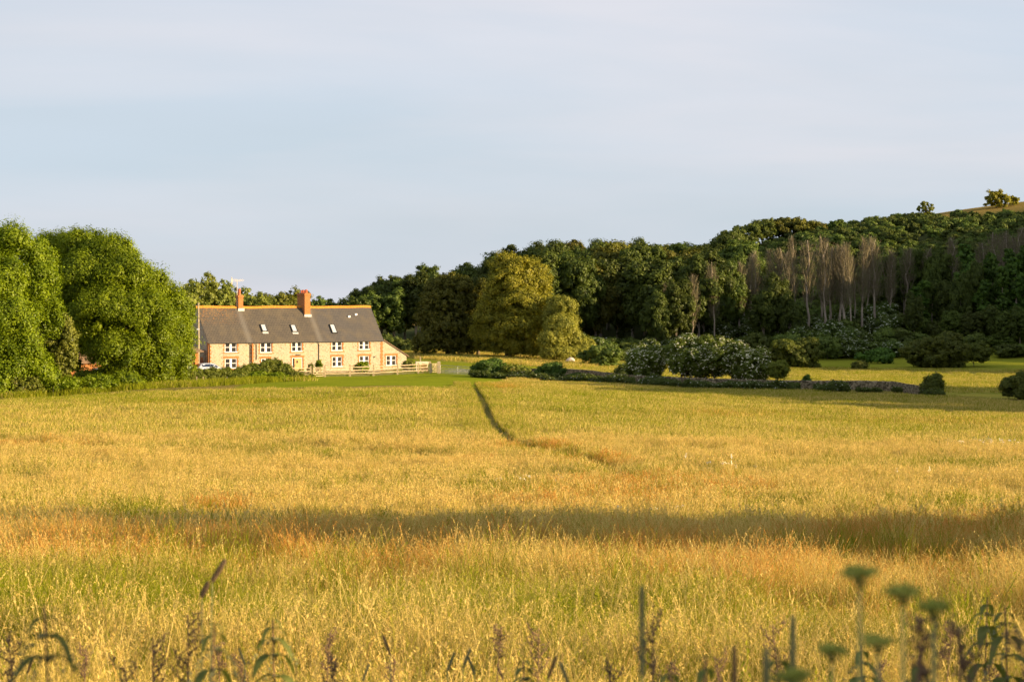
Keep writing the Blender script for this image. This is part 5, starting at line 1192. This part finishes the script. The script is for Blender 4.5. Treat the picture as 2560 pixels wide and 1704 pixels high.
# ------------------------------------------------------------------ weeds in the foreground
def stalk(mb, pts, r0, r1, n=5): k = len(pts)-1; mb.tube(pts, [r0 + (r1-r0)*i/k for i in range(k+1)], n)
def leafblade(L, base, az, ln, wd, drop, g, rise=.25, seg=5):
    """pointed toothed leaf: strip with a fold along the midrib, drooping outward"""
    d = Vector((math.cos(az), math.sin(az), 0)); sd_ = Vector((-d.y, d.x, 0)); rows = []
    for i in range(seg+1):
        t = i/seg; w_ = wd*math.sin(math.pi*min(1, t*.86+.10))**.8*(1 if i < seg else .05)
        c = Vector(base) + d*ln*(t*(1-.25*drop*t)) + Vector((0,0, ln*(rise*t - drop*t*t))); rows.append((c + sd_*w_/2 + Vector((0,0,.12*w_)), c, c - sd_*w_/2 + Vector((0,0,.12*w_))))
    b = len(L.v)
    for r_ in rows: L.v += [tuple(q) for q in r_]
    for i in range(seg):
        for k in (0, 1): a_ = b+i*3+k; L.f.append((a_, a_+1, a_+4, a_+3))
def dangles(mb, base, az, ln, g, n=12, r=.0032):
    p = Vector(base); d = Vector((math.cos(az), math.sin(az), 0))
    for i in range(n):
        t = i/n; c = p + d*ln*t*.7 + Vector((0,0,-ln*t*t*.8)) + Vector((g.uniform(-1,1), g.uniform(-1,1), g.uniform(-1,1)))*.004; q = r*g.uniform(.7,1.3)
        mb.add([c+Vector((q,0,0)), c+Vector((0,q,0)), c+Vector((-q,0,0)), c+Vector((0,-q,0)), c+Vector((0,0,q)), c+Vector((0,0,-q))], [(0,1,4),(1,2,4),(2,3,4),(3,0,4),(1,0,5),(2,1,5),(3,2,5),(0,3,5)])
def base_at(px, d): return at(px, d)
def nettle(px, top, d, label, seed, dense=True, leafl=.085, red=True, tops=False):
    g = random.Random(seed); p = base_at(px, d); h = -(top-HY)/F*d - p.z; e_ = empty('nettle', p); tag(e_, label, 'nettle', 'nettles in the foreground')
    lean = g.uniform(-.04, .04); P = lambda z: Vector((lean*(z/h)**2, .01*math.sin(z*6), z)); m_ = MB(); stalk(m_, [P(h*i/8) for i in range(9)], .0042, .0018); m_.build('stem', M['weedstem' if red else 'greenstem'], e_, True)
    L = MB(); z = h; k = 0; step = .018
    def tassel(b_, a_, l_, n_): T = MB(); dangles(T, b_, a_, l_, g, n_); T.build('flower_tassel', M['tassel'], e_)
    while z > h - .62:
        az = g.uniform(-.3,.3) + (.95 if k % 2 else 0) - .2; s = min(1.0, .30 + k*.16)
        for j in (0, math.pi):
            leafblade(L, P(z), az+j+g.uniform(-.2,.2), leafl*s*g.uniform(.85,1.15), leafl*.42*s, .75+g.uniform(0,.5), g)
            if k > 1: tassel(P(z), az+j+.7, .05+.015*k if k < 5 else .07, 14)
        z -= step; step = min(.055, step*1.35); k += 1
    lf = L.build('leaves', M['weedleaf'], e_, True); at_ = lf.data.attributes.new('tone', 'FLOAT', 'POINT'); at_.data.foreach_set('value', np.random.default_rng(seed).uniform(.2,.9,len(L.v)).astype(np.float32))
def spike(px, top, d, label, seed, mat='tassel', ln=.10, r=.007, lean=0.0, name='grass_spike', cat='grass spike', bend=0.0):
    g = random.Random(seed); p = base_at(px, d); h = -(top-HY)/F*d - p.z; e_ = empty(name, p); tag(e_, label, cat, 'seed spikes in the foreground')
    P = lambda z: Vector((lean*(z/h)**2 + bend*max(0, z-h+ln)*1.2, 0, z)); m_ = MB(); stalk(m_, [P((h-ln)*i/6) for i in range(7)], .0022, .0014); m_.build('stem', M['greenstem'], e_, True)
    s = MB(); n = 60
    for i in range(n):
        t = i/n; z = h - ln + ln*t; rr = r*math.sin(math.pi*min(1,.12+t*.86))**.5; a = i*2.4; c = P(z) + Vector((math.cos(a)*rr*.6, math.sin(a)*rr*.6, 0)); q = r*.55
        s.add([c+Vector((q,0,0)), c+Vector((0,q,0)), c+Vector((-q,0,0)), c+Vector((0,-q,0)), c+Vector((math.cos(a)*q*.8,math.sin(a)*q*.8,q*2.4)), c+Vector((0,0,-q))], [(0,1,4),(1,2,4),(2,3,4),(3,0,4),(1,0,5),(2,1,5),(3,2,5),(0,3,5)])
    s.build('seed_head', M[mat], e_)
def dock(px, top, d, label, seed, ln=.30, mat='seed', lean=0.0):
    g = random.Random(seed); p = base_at(px, d); h = -(top-HY)/F*d - p.z; e_ = empty('dock', p); tag(e_, label, 'dock', 'docks and umbels in the foreground')
    P = lambda z: Vector((lean*(z/h)**2, 0, z)); m_ = MB(); stalk(m_, [P(h*i/7) for i in range(8)], .0040, .0014); B = []
    for i in range(7):
        z = h - ln*(.15 + .12*i); a = g.uniform(0, 6.28); q = P(z) + Vector((math.cos(a), math.sin(a), 1.1)).normalized()*ln*.3; stalk(m_, [P(z), P(z).lerp(q, .5) + Vector((math.cos(a), math.sin(a), 0))*.01, q], .002, .001); B.append((P(z), q))
    m_.build('stem', M['weedstem'], e_, True); B.append((P(h-ln), P(h))); s = MB()
    for (a_, b_) in B:
        for i in range(26):
            c = a_.lerp(b_, g.uniform(.12, 1)) + Vector((g.gauss(0,.007), g.gauss(0,.007), g.gauss(0,.005))); q = g.uniform(.0015,.0034)
            s.add([c+Vector((q,0,0)), c+Vector((0,q,0)), c+Vector((-q,0,0)), c+Vector((0,-q,0)), c+Vector((0,0,q)), c+Vector((0,0,-q))], [(0,1,4),(1,2,4),(2,3,4),(3,0,4),(1,0,5),(2,1,5),(3,2,5),(0,3,5)])
    s.build('seed_clusters', M[mat], e_)
def umbel(px, top, d, label, seed, heads=3, mat='umbel', size=.05):
    g = random.Random(seed); p = base_at(px, d); h = -(top-HY)/F*d - p.z; e_ = empty('umbellifer', p); tag(e_, label, 'umbellifer', 'docks and umbels in the foreground')
    m_ = MB(); hs = [(0, 0, h)] + [(g.uniform(-.12,.12), g.uniform(-.08,.08), h - g.uniform(.03,.14)) for _ in range(heads-1)]
    for (x, y, z) in hs:
        s = MB(); stalk(m_, [Vector((0,0,0)), Vector((x*.1,y*.1,h*.55)), Vector((x*.45,y*.45,z-.16)), Vector((x,y,z-.016))], .0035, .0016)
        for i in range(15):
            a = i*2.4; rr = size*math.sqrt(i/15); q = Vector((x+math.cos(a)*rr, y+math.sin(a)*rr, z - rr*.25)); stalk(m_, [Vector((x,y,z-.016)), q], .0009, .0006, 3)
            for k in range(7):
                c = q + Vector((g.gauss(0,.003), g.gauss(0,.003), g.gauss(0,.002))); u = .0022
                s.add([c+Vector((u,0,0)), c+Vector((0,u,0)), c+Vector((-u,0,0)), c+Vector((0,-u,0)), c+Vector((0,0,u)), c+Vector((0,0,-u))], [(0,1,4),(1,2,4),(2,3,4),(3,0,4),(1,0,5),(2,1,5),(3,2,5),(0,3,5)])
        s.build('flower_head', M[mat], e_)
    m_.build('stem', M['greenstem'], e_, True)
nettle(160, 1515, 2.9, 'large blurred nettle near the left edge of the foreground', 1, leafl=.09)
nettle(478, 1560, 3.2, 'grey green plant with narrow leaves left of centre in the foreground', 2, leafl=.075)
nettle(705, 1550, 4.2, 'nettle with drooping arched leaves a third of the way across', 3, leafl=.09)
nettle(1330, 1652, 4.8, 'small dark nettle tip at the bottom centre', 4, leafl=.085)
nettle(1745, 1640, 2.6, 'blurred nettle tip at the bottom right of centre', 5, leafl=.06)
nettle(2448, 1495, 5.2, 'upright nettle with red stem near the right edge', 6, leafl=.09)
nettle(2530, 1515, 4.8, 'nettle at the right edge beside the red stemmed one', 7, leafl=.085)
nettle(1985, 1622, 2.8, 'broad blurred nettle at the bottom right', 8, leafl=.075)
nettle(2160, 1610, 4.4, 'dusky nettle tip amid the blurred umbels', 9, leafl=.08)
nettle(2290, 1640, 3.2, 'soft green nettle tip low at the right', 10, leafl=.08)
nettle(1680, 1655, 2.7, 'pale nettle tip left of the blurred one at bottom right of centre', 12, leafl=.06)
dock(1632, 1545, 4.6, 'reddish seeding dock just right of the tall blurred spike', 21, .22)
dock(382, 1590, 5.5, 'dark thin seed stalk left of the narrow leaved plant', 22, .2); dock(470, 1535, 5.0, 'thin seed stalk with scattered buds above the narrow leaved plant', 23, .2)
dock(2235, 1545, 2.2, 'brown blurred seed stalk leaning below the umbels', 24, .13, lean=.03); dock(2490, 1600, 2.4, 'reddish blurred seed stalk at the lower right', 25, .14, lean=.04)
dock(830, 1640, 5.5, 'brown seed stalk right of the arched nettle', 26, .16); dock(2400, 1560, 2.6, 'dull blurred seed stalk left of the red stemmed nettle', 27, .14)
for i, (px, top, hd) in enumerate([(2150,1415,1),(2258,1462,2),(2335,1500,2),(2195,1585,1),(2080,1610,2)]):
    umbel(px, top + 8, 1.65 + .08*i, ['highest blurred green umbel at the right','second blurred green umbel, right of the highest','third blurred green umbel beside the nettles','lower blurred umbel below the highest one','lowest blurred umbel at the bottom right'][i], 31+i, hd, size=.012)
spike(1605, 1466, 2.5, 'tall blurred green grass spike right of centre', 41, 'tassel', .11, .0042); spike(1982, 1540, 2.4, 'pale blurred grass spike at the lower right', 42, 'tassel', .09, .0042)
spike(1836, 1615, 2.4, 'pinkish blurred grass spike between the two green ones', 43, 'seed', .07, .0036); spike(1916, 1625, 2.3, 'short grey green spike left of the pale spike', 44, 'tassel', .05, .004)
spike(510, 1402, 4.4, 'dark plantain head leaning above the left foreground', 45, 'seed', .045, .006, .02, bend=.5); spike(505, 1458, 4.6, 'smaller brown plantain head below the dark one', 46, 'seed', .03, .006, bend=.4)
for i, (px, top) in enumerate([(1360,1640),(1430,1655),(1148,1620),(985,1590),(1110,1630),(1195,1640),(60,1640),(620,1620),(900,1660),(1265,1660)]):
    spike(px, top, 4.2 + .2*i, 'short grass spike rising along the bottom edge, %s counting from the centre group' % ORD[i], 50+i, 'tassel' if i % 3 else 'seed', .045, .0035, (-1)**i*.01, bend=(-1)**i*.3)
_g = random.Random(77)
for i in range(16):
    px = 40 + i*162 + _g.uniform(-60, 60); dock(px, _g.uniform(1555, 1665), _g.uniform(4.8, 7.5), 'thin brown seeding stalk rising from the grass along the bottom edge, %s from the left' % ORD[i], 500+i, _g.uniform(.10,.2), lean=_g.uniform(-.08,.08))
# unseen bushes added to the right of the camera: their shadow keeps the weeds dull
for i, (x, y, w, h) in enumerate([(13.2,-4.2,3.6,5.6),(13.8,-1.6,3.8,5.8),(13.2,1.2,3.6,5.6)]):
    shrub('shade_bush', 'tall bush added for shade to the right of the camera outside the picture, %s' % ['rearmost','middle one','foremost'][i], 0, 0, w, h, 'hedge', 400+i, 12000, .16, 'shade bushes added beside the camera', loc=Vector((x, y, tzf(x, y))), clump=.3)
# long fine grass around them
def front_grass():
    K = [[blades(16, .12, .75, .0045, .35, 6, .35, .014, seed=300+s, vlo=.0, vhi=.5)] for s in range(4)]
    c = tuft_collection('front_grass', K, M['grass']); n = 150; y = rng.uniform(4.2, 8.6, n); x = rng.uniform(-.27, .27, n)*y
    scatter('front_grass', np.stack([x, y, tz(x, y)], -1), rng.uniform(0, 6, n), rng.uniform(.6, 1.0, n), rng.integers(0, 4, n), c, M['grass'], {'green': np.full(n, 1.0), 'rust': np.zeros(n)}, 'long green grass stems close to the camera', 'grass')
front_grass()
# small white flowers in the meadow
for i, (px, py, d) in enumerate([(384,1362,None),(426,1325,None),(398,1345,None),(195,1338,None),(228,1341,None)]):
    p = ghit(px, py + 22); p.y = p.y; d = p.y; h = max(.3, -(py-HY)/F*d - p.z); e_ = empty('white_flower', p); tag(e_, 'white meadow flower in the left foreground at the shadow edge, %s' % ['lowest of three','topmost of three','middle of three','left of a pair','right of a pair'][i], 'flower', 'white meadow flowers')
    m_ = MB(); stalk(m_, [Vector((0,0,0)), Vector((.01,0,h*.6)), Vector((0,0,h))], .004, .002); m_.build('stem', M['greenstem'], e_); s = MB(); g = random.Random(i)
    for k in range(14):
        c = Vector((g.gauss(0,.014), g.gauss(0,.014), h + g.gauss(0,.02) - (.05*(k % 3) if i < 3 else 0))); u = .011; s.add([c+Vector((u,0,0)), c+Vector((0,0,u)), c+Vector((-u,0,0)), c+Vector((0,u*.4,-u))], [(0,1,2,3)])
    s.build('petals', M['petal'], e_)

# tiny white flower heads dotted through the middle of the field
def dots():
    L = [(1280,1215,9),(1310,1222,7),(1800,1175,8),(1820,1180,6),(2380,1118,9),(2430,1112,9),(2480,1120,9),(2530,1113,9),(2300,1200,6),(1560,1300,4)]; P = []
    for (px, py, n) in L:
        o = ghit(px, py + 8)
        for _ in range(n): P.append((o.x + rng.normal(0, .8), o.y + rng.normal(0, 1.2)))
    P = np.array(P); c = bpy.data.collections.new('flower_dots')
    for k in range(2):
        s = MB(); g = random.Random(k)
        for i in range(8):
            q = Vector((g.gauss(0,.05), g.gauss(0,.05), .48 + g.gauss(0,.04))); u = .02; s.add([q+Vector((u,0,0)), q+Vector((0,0,u)), q+Vector((-u,0,0)), q+Vector((0,u*.4,-u))], [(0,1,2,3)])
        me = bpy.data.meshes.new('flower_dot'); me.from_pydata(s.v, [], s.f); me.materials.append(M['petal']); c.objects.link(bpy.data.objects.new('flower_dot_%d' % k, me))
    n = len(P); scatter('white_meadow_flowers', np.stack([P[:,0], P[:,1], tz(P[:,0], P[:,1])], -1), rng.uniform(0, 6, n), rng.uniform(.7, 1.1, n), rng.integers(0, 2, n), c, M['petal'], {'green': P[:,0]*0, 'rust': P[:,0]*0},
            'sparse tiny white flowers dotted through the middle of the meadow', 'flowers')
dots()
